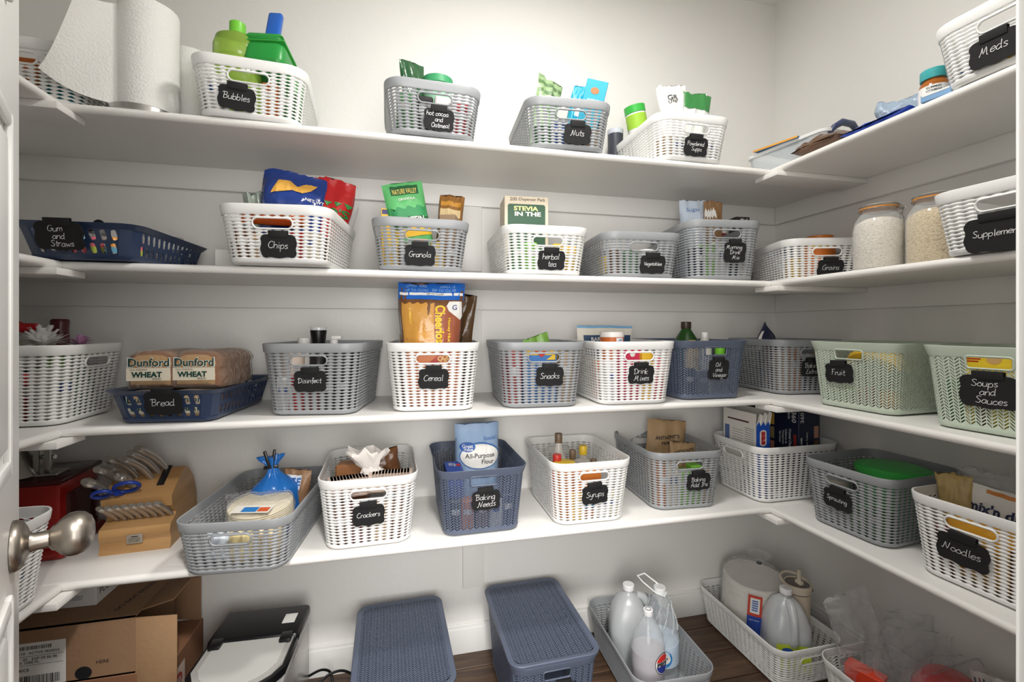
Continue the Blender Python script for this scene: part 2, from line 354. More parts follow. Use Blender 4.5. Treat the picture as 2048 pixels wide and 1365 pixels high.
def cells_woven(per, v0, v1, px, pz):
    n = round(per/px); m = round((v1-v0)/pz); dx = per/n; dz = (v1-v0)/m; out = []
    for i in range(n):
        for j in range(m):
            x0, x1 = i*dx-per/2, (i+1)*dx-per/2; z0, z1 = v0+j*dz, v0+(j+1)*dz; xm, zm = (x0+x1)/2, (z0+z1)/2
            A, B, Cc, D = (x0, z0, .0012), (x1, z0, .0012), (x1, z1, .0012), (x0, z1, .0012)
            e0, e1 = (xm, z0, .0002), (xm, z1, .0002); g0, g1 = (x0, zm, -.0012), (x1, zm, -.0012)
            l, r = (xm-dx*.42, zm, -.0012), (xm+dx*.42, zm, -.0012); b, t = (xm, zm-dz*.33, -.0004), (xm, zm+dz*.33, -.0004)
            out += [[A, e0, b], [A, b, l], [A, l, g0], [e0, B, b], [B, r, b], [B, g1, r], [Cc, e1, t], [Cc, t, r], [Cc, r, g1], [e1, D, t], [D, l, t], [D, g0, l]]
    return out
def cells_herring(per, v0, v1, px, pz, x0_=None, hole=(.80, .60)):
    n = round(per/px); n += n % 2; dx = per/n; m = round((v1-v0)/pz); dz = (v1-v0)/m; sh = dx*.95; k = math.ceil(sh/dz); out = []
    for i in range(n):
        xa = i*dx-per/2; xb = xa+dx; ya, yb = (0, sh) if i % 2 else (sh, 0)
        for j in range(-k-1, m+1):
            z = v0+j*dz
            def q(fx, fz, w): return (xa+dx*fx, z+(ya+(yb-ya)*fx)+dz*fz, w)
            o = [q(0, 0, 0), q(1, 0, 0), q(1, 1, 0), q(0, 1, 0)]; hx, hz = hole
            if q(.5, .5, 0)[1] < v0+dz*.3 or q(.5, .5, 0)[1] > v1-dz*.3:
                out.append(o); continue
            h = [q(.5-hx/2, .5-hz/2*.6, -.0004), q(.5+hx/2, .5-hz/2, -.0004), q(.5+hx/2, .5+hz/2*.6, -.0004), q(.5-hx/2, .5+hz/2, -.0004)]
            for a in range(4): out.append([o[a], o[(a+1) % 4], h[(a+1) % 4], h[a]])
    hs = halfplanes([(-per, v0), (per, v0), (per, v1), (-per, v1)])
    return [c for c in (intersect(p, hs) if any(q_[1] < v0 or q_[1] > v1 for q_ in p) else p for p in out) if c]
def cells_slots(sh, v0, v1, px):
    """two rows of rounded upright slots, solid corners"""
    out = []; per = sh.per; n = round(per/px); dx = per/n; dz = (v1-v0)/2
    for i in range(n):
        for j in range(2):
            x0 = i*dx-per/2; z0 = v0+j*dz; xm, zm = x0+dx/2, z0+dz/2
            o = [(x0, z0), (xm, z0), (x0+dx, z0), (x0+dx, zm), (x0+dx, z0+dz), (xm, z0+dz), (x0, z0+dz), (x0, zm)]
            o = [(a, b, 0) for a, b in o]
            s = abs(xm) % per; cum = 0; corner = False
            for k, sg in enumerate(sh.segs):
                if k % 2 == 1 and cum-.004 < s < cum+sg+.004: corner = True
                cum += sg
            if corner: out.append([o[0], o[2], o[4], o[6]]); continue
            sk = -.1*dx; w_, h_ = dx*.31, dz*.40
            hp = [(-.7, -.9), (0, -1), (.9, -.75), (1, 0), (.7, .9), (0, 1), (-.9, .75), (-1, 0)]
            h = [(xm+a*w_+b*sk, zm+b*h_, 0) for a, b in hp]
            for a in range(8): out.append([o[a], o[(a+1) % 8], h[(a+1) % 8], h[a]])
    return out
def ring(sh, prof, n_extra=0):
    """loft of closed profile list (v,w) round the shell"""
    xs = []; cum = 0
    for k, sg in enumerate(sh.segs):
        m = 6 if k % 2 else 4
        for j in range(m): xs.append(cum+sg*j/m)
        cum += sg
    n = len(xs); v = []; f = []
    for x in xs:
        for (vv, ww) in prof: v.append(sh.pt(x, vv, ww))
    p = len(prof)
    for i in range(n):
        for j in range(p):
            f.append([i*p+j, ((i+1) % n)*p+j, ((i+1) % n)*p+(j+1) % p, i*p+(j+1) % p])
    return v, f, xs
_KIND = {}
DIM = {   # Wb, Lb, Wt, Lt, H, pattern
 'tall': (.236, .315, .276, .362, .205, 'woven'), 'short': (.242, .312, .280, .360, .150, 'woven'), 'low': (.240, .405, .278, .452, .145, 'woven'),
 'herring': (.232, .315, .268, .355, .205, 'herring'), 'lidded': (.235, .37, .270, .415, .245, 'herring'), 'tray': (.222, .33, .264, .375, .088, 'slots')}
def basket_meshes(kind, m):
    key = (kind, m.name)
    if key in _KIND: return _KIND[key]
    Wb, Lb, Wt, Lt, H, pat = DIM[kind]
    base = kind if kind not in _KIND else None
    if pat == 'slots': sh = Shell(Wb, Lb, Wt, Lt, H, .03, .035, .008, .012)
    elif pat == 'herring': sh = Shell(Wb, Lb, Wt, Lt, H, .035, .04, .007, .035)
    else: sh = Shell(Wb, Lb, Wt, Lt, H)
    v0 = .014; v1 = H-(.024 if pat != 'slots' else .010)
    hw, hh = (.092, .024) if pat == 'woven' else (.078, .026); hv = v1-.024 if pat == 'woven' else v1-.013
    if pat == 'woven': cs = cells_woven(sh.per, v0, v1, .0225, .0088)
    elif pat == 'herring': cs = cells_herring(sh.per, v0, v1, .0104, .0080)
    else: cs = cells_slots(sh, v0, v1, .0225)
    st = stadium(0, hv, hw, hh, .0119 if pat == 'woven' else .006, 5)
    hs0 = halfplanes(st)
    P2 = sh.per/2
    polys = []
    for p in cs:
        ax = sum(q[0] for q in p)/len(p); az = max(q[1] for q in p)
        if pat != 'slots' and az > hv-hh/2-.001 and (abs(ax) < hw/2+.03 or abs(ax) > P2-hw/2-.03):
            s = 0 if abs(ax) < .1 else (P2 if ax > 0 else -P2)
            polys += [[(q[0]+s, q[1], q[2]) for q in r] for r in subtract([(q[0]-s, q[1], q[2]) for q in p], hs0)]
        else: polys.append(p)
    V = []; Fc = []
    for p in polys:
        k = len(V); V += [sh.pt(q[0], q[1], q[2]) for q in p]; Fc.append(list(range(k, k+len(p))))
    body = solid(V, Fc, m, .0022, 38)
    e = .0028 if pat == 'woven' else .0016
    if pat == 'slots': prof = [(v1-.001, -.002), (v1-.001, .0012), (H-.002, .0026), (H+.001, .001), (H+.001, -.0012), (H-.003, -.002)]
    else: prof = [(v1-.002, -.0020), (v1-.002, e*.6), (v1+.001, e), (H-.003, e), (H-.0008, e*.6), (H, -.0004), (H-.0012, -.0022)]
    rv, rf, _ = ring(sh, prof); rim = me_new('rim', rv, rf, m, 40)
    prof = [(.002, -.0075), (.004, -.002), (.008, .0008), (v0, .0012), (v0+.001, -.0022), (.006, -.004)]
    bv, bf, xs = ring(sh, prof); k = len(bv)
    n = len(xs); bv += [sh.pt(x, .002, -.0075) for x in xs]+[sh.pt(x, .005, -.004) for x in xs]
    bf += [list(range(k, k+n))[::-1], list(range(k+n, k+2*n))]
    bottom = me_new('base', bv, bf, m, 40)
    hd = []
    if pat != 'slots':
        for s in (0, P2):
            pts = stadium(s, hv, hw+.003, hh+.003, .0133 if pat == 'woven' else .0072, 6)
            mb = MB().tube([sh.pt(q[0], q[1], .0006) for q in pts], .0026, 6, closed=True)
            hd.append(me_new('handle_frame', mb.v, mb.f, m, 60))
    _KIND[key] = (body, rim, bottom, hd, sh, hv, hh); 
    return _KIND[key]
class Frame:
    def __init__(s, o, loc, rz, H, Wt, Lt, title): s.o = o; s.loc = Vector(loc); s.rz = rz; s.H = H; s.Wt = Wt; s.Lt = Lt; s.title = title
    def w(s, x, y, z): return s.loc+Matrix.Rotation(s.rz, 3, 'Z') @ Vector((x, y, z))
BK = {}
def basket(key, kind, m, colour, fx, fy, z, ang, desc, tagtext=None, tdx=0, troll=0, tsize=None, tagname=None, tdz=0, group='open plastic baskets', cat='basket', sy=1):
    """fx,fy: middle of the front bottom edge ; ang degrees of the front edge"""
    body, rim, bottom, hd, sh, hv, hh = basket_meshes(kind, m); Wb, Lb, Wt, Lt, H, pat = DIM[kind]
    rz = math.radians(ang); R = Matrix.Rotation(rz, 3, 'Z'); c = Vector((fx, fy, z+.0005))+R @ Vector((0, Lb/2, 0))
    t = thing('storage_basket' if pat != 'slots' else 'storage_tray', desc, cat, c, rz, group)
    t.scale = (1, sy, 1)
    if sy != 1: t.location = c-R @ Vector((0, Lb/2*(1-sy), 0)); c = t.location.copy(); Lb *= sy; Lt *= sy
    ob({'woven': 'woven_wall', 'herring': 'herringbone_wall', 'slots': 'slotted_wall'}[pat], body, t); ob('rim', rim, t); ob('base', bottom, t)
    for h in hd: ob('handle_frame', h, t)
    fr = Frame(t, c, rz, H, Wt, Lt, tagname or (tagtext or desc).replace('/', ' ')); BK[key] = fr
    if tagtext:
        W_, H_ = tsize or (.086, .059); dyf = (Lt-Lb)/2/H; tilt = -math.atan(dyf)
        zt = (hv-hh/2 if pat != 'slots' else H)-H_/2-(.0165 if pat != 'slots' else .001)+tdz
        yl = -(Lb/2+(Lt-Lb)/2*(zt/H))-.0075-(.006 if pat == 'slots' else 0)
        loc = c+R @ Vector((tdx, yl, zt))
        chalk_tag(tagtext, loc, rz, -tilt, math.radians(troll), W_, H_, where='the %s %s' % (colour, 'basket' if pat != 'slots' else 'tray'))
    return fr
# ------------------------------------------------------------------ room shell
WL, WR, WB, WF, CEIL = -1.207, 1.636, 1.739, .13, 2.69
def struct(o, label, kind='structure'): o['kind'] = kind; o['label'] = label; return o
struct(MB().box(WL-.1, WR+.1, WB, WB+.1, 0, CEIL).obj('wall_back', WALL), 'white painted back wall behind the long shelves')
struct(MB().box(WL-.1, WL, WF, WB, 0, CEIL).obj('wall_left', WALL), 'white painted left side wall')
struct(MB().box(WR, WR+.1, WF, WB, 0, CEIL).obj('wall_right', WALL), 'white painted right side wall')
struct(MB().box(WL-.1, WR+.1, WF-.05, WB+.1, CEIL, CEIL+.08).obj('ceiling', WALL), 'white ceiling, seen in the upper right corner')
DX0, DX1 = -.235, .452
m = MB(); m.box(WL-.1, DX0-.03, WF, WF+.11, 0, CEIL); m.box(DX1+.02, WR+.1, WF, WF+.11, 0, CEIL); m.box(DX0-.03, DX1+.02, WF, WF+.11, 2.07, CEIL)
struct(m.obj('wall_front', WALL), 'front wall around the door opening')
m = MB(); m.box(DX1, DX1+.02, WF-.005, WF+.115, 0, 2.07, .002); m.box(DX0-.03, DX0-.012, WF-.005, WF+.115, 0, 2.07, .002); m.box(DX0-.03, DX1+.02, WF-.005, WF+.115, 2.05, 2.07, .002)
m.box(DX1+.006, DX1+.075, WF+.108, WF+.124, 0, 2.11, .003); m.box(DX0-.09, DX0-.02, WF+.108, WF+.124, 0, 2.11, .003)
struct(m.obj('trim_1', TRIMW), 'white door jamb and casing at the right edge of the view')
# floor planks
FLOORW = woodmat('floor_wood', (48, 34, 26), (104, 78, 58), (2.2, 26, 10), .42)
fl = struct(MB().box(WL-.1, WR+.1, -1.6, WB+.1, -.06, -.012).obj('floor', C((30, 22, 18), .8)), 'dark brown wood plank floor')
pm = {}
rng = random.Random(2); y = -1.6; r = 0
while y < WB:
    x = WL-rng.uniform(.1, 1.0); h_ = min(.128, WB+.02-y)
    while x < WR:
        x1 = x+1.2; a, b = max(x, WL-.05), min(x1, WR+.05)
        if b-a > .03:
            ob('plank', me_new('plank', *(lambda q: (q.v, q.f))(MB().box(-(b-a)/2, (b-a)/2, -h_/2+.0008, h_/2-.0008, -.011, 0, .001, seg=1)), FLOORW, 30), fl, ((a+b)/2, y+h_/2, rng.uniform(-.0004, 0)))
        x = x1
    y += .13; r += 1
# baseboards
def base_mb(L_):
    mb = MB(); mb.box(0, L_, -.014, 0, 0, .092, .001); mb.box(0, L_, -.009, 0, .09, .106, .003); return mb
struct(base_mb(WR-WL).obj('baseboard_back', TRIMW, loc=(WL, WB, 0)), 'white baseboard along the back wall')
struct(base_mb(WB-.26).obj('baseboard_right', TRIMW, loc=(WR, WB-.014, 0), rot=(0, 0, -math.pi/2)), 'white baseboard along the right wall')
struct(base_mb(WB-.26).obj('baseboard_left', TRIMW, loc=(WL, .246, 0), rot=(0, 0, math.pi/2)), 'white baseboard along the left wall')
# shelves
SZ = {1: 1.7915, 2: 1.399, 3: .9845, 4: .603}; TH = .0215; FD = 1.349; FLX, FRX = -.817, 1.250
ORD = {1: 'top', 2: 'second', 3: 'third', 4: 'lowest'}
for L_, z in SZ.items():
    nm = ORD[L_]
    def mkboard(run_x, a0, a1, e, back, parent, sgn):
        """run_x: board runs along x with nose at y=e ; else runs along y with nose at x=e ; sgn points from back to nose"""
        r = TH/2; prof = [(r-r, 0)]
        prof = [(-r+r*math.cos(a), -r+r*math.sin(a)) for a in [math.radians(90-20*k) for k in range(10)]]
        mb = MB(); v = []
        for q in (a0, a1):
            for (d, zz) in prof:
                p = e+sgn*d; v.append((q, p, z+zz) if run_x else (p, q, z+zz))
            for zz in (-TH, 0): v.append((q, back, z+zz) if run_x else (back, q, z+zz))
        n = len(prof)+2; f = [[i, (i+1) % n, n+(i+1) % n, n+i] for i in range(n)]+[list(range(n))[::-1], list(range(n, 2*n))]
        mb.add(v, f); return mb.obj('board', SHELFW, parent, 40)
    t = thing('wall_shelf', 'white painted %s shelf along the back wall' % nm, 'shelf', (0, 0, 0)); 
    mkboard(True, WL, WR, FD, WB-.001, t, -1)
    MB().box(WL, WR, WB-.02, WB-.001, z-TH-.075, z-TH, .0015).obj('wall_cleat', SHELFW, t)
    for x0, x1, nx in ((FRX-.02, WR-.001, 0), (WL+.001, FLX+.02, 1)):
        MB().box(x0, x1, FD-.05, FD+.05, z-TH-.0175, z-TH-.0003, .002).obj('support_bracket', SHELFW, t)
    for side, e, back, s in (('right', FRX, WR-.001, -1), ('left', FLX, WL+.001, 1)):
        t = thing('wall_shelf', 'white painted %s shelf along the %s wall' % (nm, side), 'shelf', (0, 0, 0))
        mkboard(False, .262, FD-.0005, e, back, t, s)
        MB().box(min(back, back-(.019 if side == 'right' else -.019)), max(back, back-(.019 if side == 'right' else -.019)), .262, WB-.022, z-TH-.075, z-TH, .0015).obj('wall_cleat', SHELFW, t)
# backing boards between the cleats
def backing(u0, u1, z0, z1, n, lab):
    a = P(u0, 600, y=WB-.012).x; b = P(u1, 600, y=WB-.012).x
    struct(MB().box(a, b, WB-.012, WB-.0005, z0, z1, .0012).obj('trim_%d' % n, SHELFW), lab)
backing(921, 963.5, 1.45, 1.6975, 2, 'flat white upright board on the back wall below the top shelf')
backing(921, 963.5, Zat(754, .62, WB), 1.305, 3, 'flat white upright board on the back wall below the second shelf')
backing(926, 968, Zat(1170, .30, WB), .508, 4, 'flat white upright board on the back wall below the lowest shelf')

# ------------------------------------------------------------------ door with knob
dr = thing('door_1', None, None, (-.205, .172, 0), math.radians(117.7)); del_ = dr; dr['kind'] = 'structure'; dr['label'] = 'white panelled door standing open at the left edge'
DW = .70
MB().box(0, DW, 0, .035, .012, 2.04, .002).obj('door_leaf', TRIMW, dr)
for (z0, z1) in ((.24, .90), (1.05, 1.50), (1.64, 1.92)):
    for (x0, x1) in ((.11, .32), (.39, .598)):
        mb = MB()
        def fr(o, d0, d1):
            mb.box(x0-o, x0-o+.02, d0, d1, z0-o, z1+o, .004); mb.box(x1+o-.02, x1+o, d0, d1, z0-o, z1+o, .004); mb.box(x0-o+.018, x1+o-.018, d0, d1, z1+o-.02, z1+o, .004); mb.box(x0-o+.018, x1+o-.018, d0, d1, z0-o, z0-o+.02, .004)
        fr(.0, -.007, .001); mb.obj('panel_moulding', TRIMW, dr)
        MB().box(x0+.035, x1-.035, -.006, .001, z0+.035, z1-.035, .005).obj('door_panel', TRIMW, dr)
kt = MB().lathe([(0, -.0), (.033, 0), (.033, .003), (.030, .009), (.022, .013), (.013, .016), (.0115, .020), (.0115, .034), (.016, .037), (.017, .040), (.024, .046), (.029, .054), (.0295, .062), (.027, .070), (.020, .077), (.010, .0805), (0, .081)], 48, T(rx=math.pi/2))
kt.obj('door_knob', NICKEL, dr, 50, (.640, -.0005, .945))

# ------------------------------------------------------------------ baskets
Z1, Z2, Z3, Z4 = SZ[1], SZ[2], SZ[3], SZ[4]
def B(key, kind, m, colour, fx, fy, z, ang, desc, tagt=None, **k): return basket(key, kind, m, colour, fx, fy, z, ang, desc, tagt, **k)
B('farleft', 'short', PWHITE, 'white', -.925, 1.375, Z1, 3, 'white woven basket in the left corner of the top shelf, behind the paper towel')
B('leftgrey', 'short', PGREY, 'grey', -.86, 1.02, Z1, 90, 'grey woven basket on the top left shelf, just showing past the door')
B('bubbles', 'short', PWHITE, 'white', -.399, 1.350, Z1, 4, 'white woven basket tagged Bubbles on the top shelf', 'Bubbles', tdx=-.028, troll=4)
B('cocoa', 'short', PGREY, 'light grey', .087, 1.350, Z1, 2, 'light grey woven basket tagged hot cocoa and Oatmeal on the top shelf', 'hot cocoa/and/Oatmeal', tdx=.012, troll=0)
B('nuts', 'short', PGREY, 'light grey', .505, 1.352, Z1, -3, 'light grey woven basket tagged Nuts on the top shelf', 'Nuts', tdx=.022)
B('powder', 'short', PWHITE, 'white', .945, 1.352, Z1, 0, 'white woven basket tagged Powdered Supps on the top shelf', 'Powdered/Supps', tdx=.0)
B('meds', 'short', PWHITE, 'white', 1.255, .700, Z1, -86, 'white woven basket tagged Meds at the right end of the top shelf', 'Meds', tdx=-.02, sy=.9)
B('gum', 'tray', TNAVY, 'navy', -.775, 1.340, Z2, -3, 'navy slotted tray tagged Gum and Straws on the second shelf', 'Gum/and/Straws', tdx=-.025, tsize=(.10, .066), group='navy slotted trays')
B('chips', 'short', PWHITE, 'white', -.325, 1.297, Z2, -6, 'white woven basket tagged Chips on the second shelf', 'Chips', tdx=.014)
B('granola', 'short', PGREY, 'light grey', .052, 1.362, Z2, 1, 'light grey woven basket tagged Granola on the second shelf', 'Granola', tdx=-.006)
B('tea', 'short', PWHITE, 'white', .435, 1.368, Z2, -1, 'white woven basket tagged herbal tea on the second shelf', 'herbal/tea', tdx=.012)
B('veg', 'short', PGREY, 'light grey', .775, 1.385, Z2, -5, 'light grey woven basket tagged Vegetables on the second shelf', 'Vegetables', tdx=.03)
B('morning', 'tall', PGREY, 'light grey', 1.085, 1.377, Z2, -7, 'taller light grey woven basket tagged Morning Drink Mix on the second shelf', 'Morning/Drink/Mix', tdx=.028, tsize=(.078, .068))
B('grains', 'short', PWHITE, 'white', 1.455, 1.325, Z2, -18, 'white woven basket tagged Grains in the right corner of the second shelf', 'Grains', tdx=.012)
B('supp', 'short', PWHITE, 'white', 1.250, .700, Z2, -86, 'white woven basket tagged Supplements at the right end of the second shelf', 'Supplements', tdx=-.01, tsize=(.12, .075), sy=.9)
B('decor', 'tall', PWHITE, 'white', -.845, 1.50, Z3, 90, 'white woven basket of party decorations in the left corner of the third shelf')
B('leftnavy', 'tray', TNAVY, 'navy', -.885, 1.13, Z3, 90, 'navy slotted tray on the left third shelf, mostly hidden behind the door', group='navy slotted trays')
B('bread', 'tray', TNAVY, 'navy', -.602, 1.366, Z3, -6, 'navy slotted tray tagged Bread on the third shelf', 'Bread', tdx=.01, tsize=(.088, .062), group='navy slotted trays')
B('disinfect', 'tall', PGREY, 'grey', -.255, 1.390, Z3, -9, 'grey woven basket tagged Disinfect on the third shelf', 'Disinfect', tdx=.004, troll=-1)
B('cereal', 'tall', PWHITE, 'white', .085, 1.374, Z3, -5, 'white woven basket tagged Cereal on the third shelf', 'Cereal', tdx=.002)
B('snacks', 'tall', PGREY, 'grey', .420, 1.360, Z3, -3, 'grey woven basket tagged Snacks on the third shelf', 'Snacks', tdx=.018)
B('drink', 'tall', PWHITE, 'white', .733, 1.345, Z3, -2, 'white woven basket tagged Drink Mixes on the third shelf', 'Drink/Mixes', tdx=.006)
B('oil', 'herring', PNAVY, 'navy', 1.045, 1.385, Z3, 0, 'navy herringbone basket tagged Oil and Vinegar on the third shelf', 'Oil/and/Vinegar', tdx=.010, tsize=(.078, .068))
B('extras', 'tall', PGREY, 'grey', 1.470, 1.400, Z3, -6, 'grey woven basket tagged Baking Extras in the right corner of the third shelf', 'Baking/Extras', tdx=-.005, sy=.95)
B('fruit', 'herring', PGREEN, 'sage green', 1.322, 1.110, Z3, -87, 'sage green herringbone basket tagged Fruit on the right third shelf', 'Fruit', tdx=-.028, troll=-2, sy=.9)
B('soups', 'herring', PGREEN, 'sage green', 1.322, .770, Z3, -85, 'sage green herringbone basket tagged Soups and Sauces on the right third shelf', 'Soups/and/Sauces', tdx=-.0, tsize=(.105, .075), sy=.9)
B('leftwhite', 'tall', PWHITE, 'white', -.825, 1.185, Z4, 90, 'white woven basket on the left lowest shelf, behind the door knob')
B('greylow', 'low', PGREY, 'grey', -.422, 1.298, Z4, -5, 'long low grey woven basket on the lowest shelf holding bagged rice and tortillas')
B('crackers', 'tall', PWHITE, 'white', -.097, 1.372, Z4, 2, 'white woven basket tagged Crackers on the lowest shelf', 'Crackers', tdx=-.0, troll=-2)
B('bneeds', 'herring', PNAVY, 'navy', .236, 1.380, Z4, 1, 'navy herringbone basket tagged Baking Needs on the lowest shelf', 'Baking/Needs', tdx=.006, troll=-2)
B('syrups', 'tall', PWHITE, 'white', .590, 1.372, Z4, 0, 'white woven basket tagged Syrups on the lowest shelf', 'Syrups', tdx=.002, troll=-3)
B('addins', 'tall', PGREY, 'grey', .958, 1.405, Z4, -3, 'grey woven basket tagged Baking Add Ins on the lowest shelf', 'Baking/Add Ins', tdx=.032, troll=-2)
B('wbox', 'tall', PWHITE, 'white', 1.240, 1.500, Z4, -90, 'white woven basket of boxes in the right corner of the lowest shelf')
B('sprout', 'tall', PGREY, 'grey', 1.318, 1.128, Z4, -86, 'grey woven basket tagged Sprouting on the right lowest shelf', 'Sprouting', tdx=-.012, troll=3, sy=.9)
B('noodles', 'tall', PWHITE, 'white', 1.315, .800, Z4, -86, 'white woven basket tagged Noodles on the right lowest shelf', 'Noodles', tdx=-.015, troll=3, tsize=(.1, .068), sy=.9)
B('floorgrey', 'low', PGREY, 'grey', .835, 1.285, 0, -2, 'low grey woven basket on the floor holding water and cola bottles')
B('floorwhite', 'low', PWHITE, 'white', 1.360, 1.300, 0, 0, 'low white woven basket on the floor holding plates, a jug and a tumbler')
B('floornear', 'low', PWHITE, 'white', 1.485, .845, 0, 0, 'low white woven basket on the floor at right, under the clear bags', sy=.97)
for k_, (fx_, ang_, ds) in enumerate(((.002, 2, 'navy herringbone storage bin with closed lid on the floor, left of the pair'), (.442, 1, 'navy herringbone storage bin with closed lid on the floor, right of the pair'))):
    fr = B('lid%d' % k_, 'lidded', PNAVY, 'navy', fx_, 1.305 if k_ else 1.285, 0, ang_, ds, '  ' if k_ else None, tdx=.02, group='lidded navy bins', cat='storage bin')
# lids of the two bins
Wl, Ll = .287, .432
def lid_mesh():
    ins = .016; st = stadium(0, 0, Wl-2*ins, Ll-2*ins, .03, 6); hs = halfplanes(st); out = []
    px, pz = .0104, .0080; W_ = Wl; n = 2*int(W_/px/2)+2; dx = W_/n
    cs = cells_herring(W_, -Ll/2, Ll/2, px, pz)
    V = []; Fc = []
    for p in cs:
        mx = max(abs(q[0]) for q in p); my = max(abs(q[1]) for q in p)
        if mx > Wl/2-ins-.035 or my > Ll/2-ins-.035: p = intersect(p, hs)
        if not p: continue
        k = len(V); V += [(q[0], q[1], q[2]) for q in p]; Fc.append(list(range(k, k+len(p))))
    mesh = solid(V, Fc, PNAVY, .002, 38)
    # raised border
    sh = Shell(Wl-.002, Ll-.002, Wl, Ll, .012, .04, .04)
    v, f, _ = ring(sh, [(.0, -.0015), (.0, .0), (.009, .001), (.0115, -.001), (.0115, -.009), (.008, -.0165), (.006, -.0165), (.008, -.008)])
    return mesh, me_new('border', v, f, PNAVY, 40)
lm, lb = lid_mesh()
for k_ in (0, 1):
    fr = BK['lid%d' % k_]
    t = thing('bin_lid', 'navy herringbone lid closing the %s navy bin on the floor' % ('left' if k_ == 0 else 'right'), 'lid', fr.w(0, .0, .2450), fr.rz, group='navy bin lids')
    ob('herringbone_panel', lm, t, (0, 0, .0095)); ob('border', lb, t, (0, 0, 0))
# ------------------------------------------------------------------ goods: builders
def sm(t): return t*t*(3-2*t)
class Bag:
    """pouch surface: (a in -1..1, b in 0..1, side) -> local point ; stands on z=0, faces -y"""
    def __init__(s, w, h, d, seed=0, kind='stand', crumple=1.0, topw=1.0): s.w, s.h, s.d, s.seed, s.kind, s.cr, s.tw = w, h, d, seed, kind, crumple, topw
    def prof(s, b):
        if s.kind in ('stand', 'point'): return min(1, .72+b*1.6)*max(0, 1-b**3.2)**.8
        if s.kind == 'pillow': return max(0, math.sin(math.pi*min(1, max(0, b))))**.45
        if s.kind == 'sack': return min(1, .8+b*2)*(1-.75*sm(max(0, (b-.62)/.38)))   # open/folded top
        if s.kind == 'twist': return min(1, .6+b*2.5)*(1-.9*sm(min(1, max(0, (b-.55)/.28))))
    def p(s, a, b, side=-1, off=0):
        n = lambda x, y, z: noise.noise(Vector((x+s.seed*7.3, y+s.seed*3.1, z)))
        wd = s.w/2*(1-.05*math.sin(math.pi*b)*(1 if s.kind != 'sack' else 0))
        wd *= 1+(s.tw-1)*sm(min(1, max(0, (b-.3)/.5)))
        if s.kind == 'twist': wd *= 1-.78*sm(min(1, max(0, (b-.55)/.28)))+.35*sm(min(1, max(0, (b-.86)/.14)))
        if s.kind == 'point': wd *= 1-.93*sm(min(1, max(0, (b-.74)/.26))); 
        th = s.d/2*max(0, 1-abs(a)**3)**.55*s.prof(b)
        e = min(1, (1-abs(a))*4)
        c = s.cr*(n(a*2.2, b*3, side)*.008+n(a*6, b*8, side*2)*.0035+n(a*14, b*5, side*3)*.0015)*e
        y = side*(th+off)+side*c*.8
        z = s.h*b+s.cr*n(a*1.5, b*2, 5)*.005*b**4+s.cr*.004*n(a*5, 1, 9)*b**9
        x = wd*a+s.cr*n(b*3, a*.5, 3)*.004
        return Vector((x, y, z))
    def mesh(s, nu=18, nv=22):
        v = []; f = []
        ring_ = [(-1+2*i/nu, -1) for i in range(nu)]+[(1-2*i/nu, 1) for i in range(nu)]; n = len(ring_)
        for j in range(nv+1):
            for a, sd in ring_: v.append(s.p(a, j/nv, sd))
        for j in range(nv):
            for i in range(n): f.append([j*n+i, j*n+(i+1) % n, (j+1)*n+(i+1) % n, (j+1)*n+i])
        f.append(list(range(n))[::-1]); f.append([nv*n+i for i in range(n)])
        return v, f
    def patch(s, a0, a1, b0, b1, off=.0009, na=12, nb=10, side=-1, edge=None):
        v = []; f = []
        for j in range(nb+1):
            for i in range(na+1):
                b = b0+(b1-b0)*j/nb
                if edge: b += edge*math.sin(i*2.1+s.seed)*(1 if j in (0, nb) else 0)
                v.append(s.p(a0+(a1-a0)*i/na, b, side, off))
        for j in range(nb):
            for i in range(na): f.append([j*(na+1)+i, j*(na+1)+i+1, (j+1)*(na+1)+i+1, (j+1)*(na+1)+i])
        return v, f
    def fn(s, off=.0016, side=-1):
        return lambda x, y: s.p(max(-.99, min(.99, x/(s.w/2))), y/s.h, side, off)
def dense(v, f, L_=.012):
    """subdivide long edges of flat text so that it hugs curved surfaces"""
    bm = bmesh.new(); vs = [bm.verts.new((x, y, 0)) for x, y in v]
    for q in f:
        try: bm.faces.new([vs[i] for i in q])
        except ValueError: pass
    for _ in range(2):
        es = [e for e in bm.edges if e.calc_length() > L_]
        if not es: break
        bmesh.ops.subdivide_edges(bm, edges=es, cuts=1, use_grid_fill=False); bmesh.ops.triangulate(bm, faces=bm.faces[:])
    bm.verts.index_update(); r = ([(q.co.x, q.co.y) for q in bm.verts], [[q.index for q in p.verts] for p in bm.faces]); bm.free(); return r
def rect2(x0, x1, y0, y1): return [(x0, y0), (x1, y0), (x1, y1), (x0, y1)], [[0, 1, 2, 3]]
def ell2(cx, cy, rx, ry, n=28): return [(cx+rx*math.cos(2*math.pi*i/n), cy+ry*math.sin(2*math.pi*i/n)) for i in range(n)], [list(range(n))]
def grid2(x0, x1, y0, y1, n=8):
    v = [(x0+(x1-x0)*i/n, y0+(y1-y0)*j/n) for j in range(n+1) for i in range(n+1)]
    return v, [[j*(n+1)+i, j*(n+1)+i+1, (j+1)*(n+1)+i+1, (j+1)*(n+1)+i] for j in range(n) for i in range(n)]
def bumpy(m):
    if not m.name.startswith('c_'): return m
    k = m.name.split('_'); rgb = tuple(int(q) for q in k[1:4]); r_ = int(k[4])/100
    return mat('bag'+m.name, rgb, max(.18, r_-.08), bump=.45 if r_ < .6 else .3, bump_scale=22)
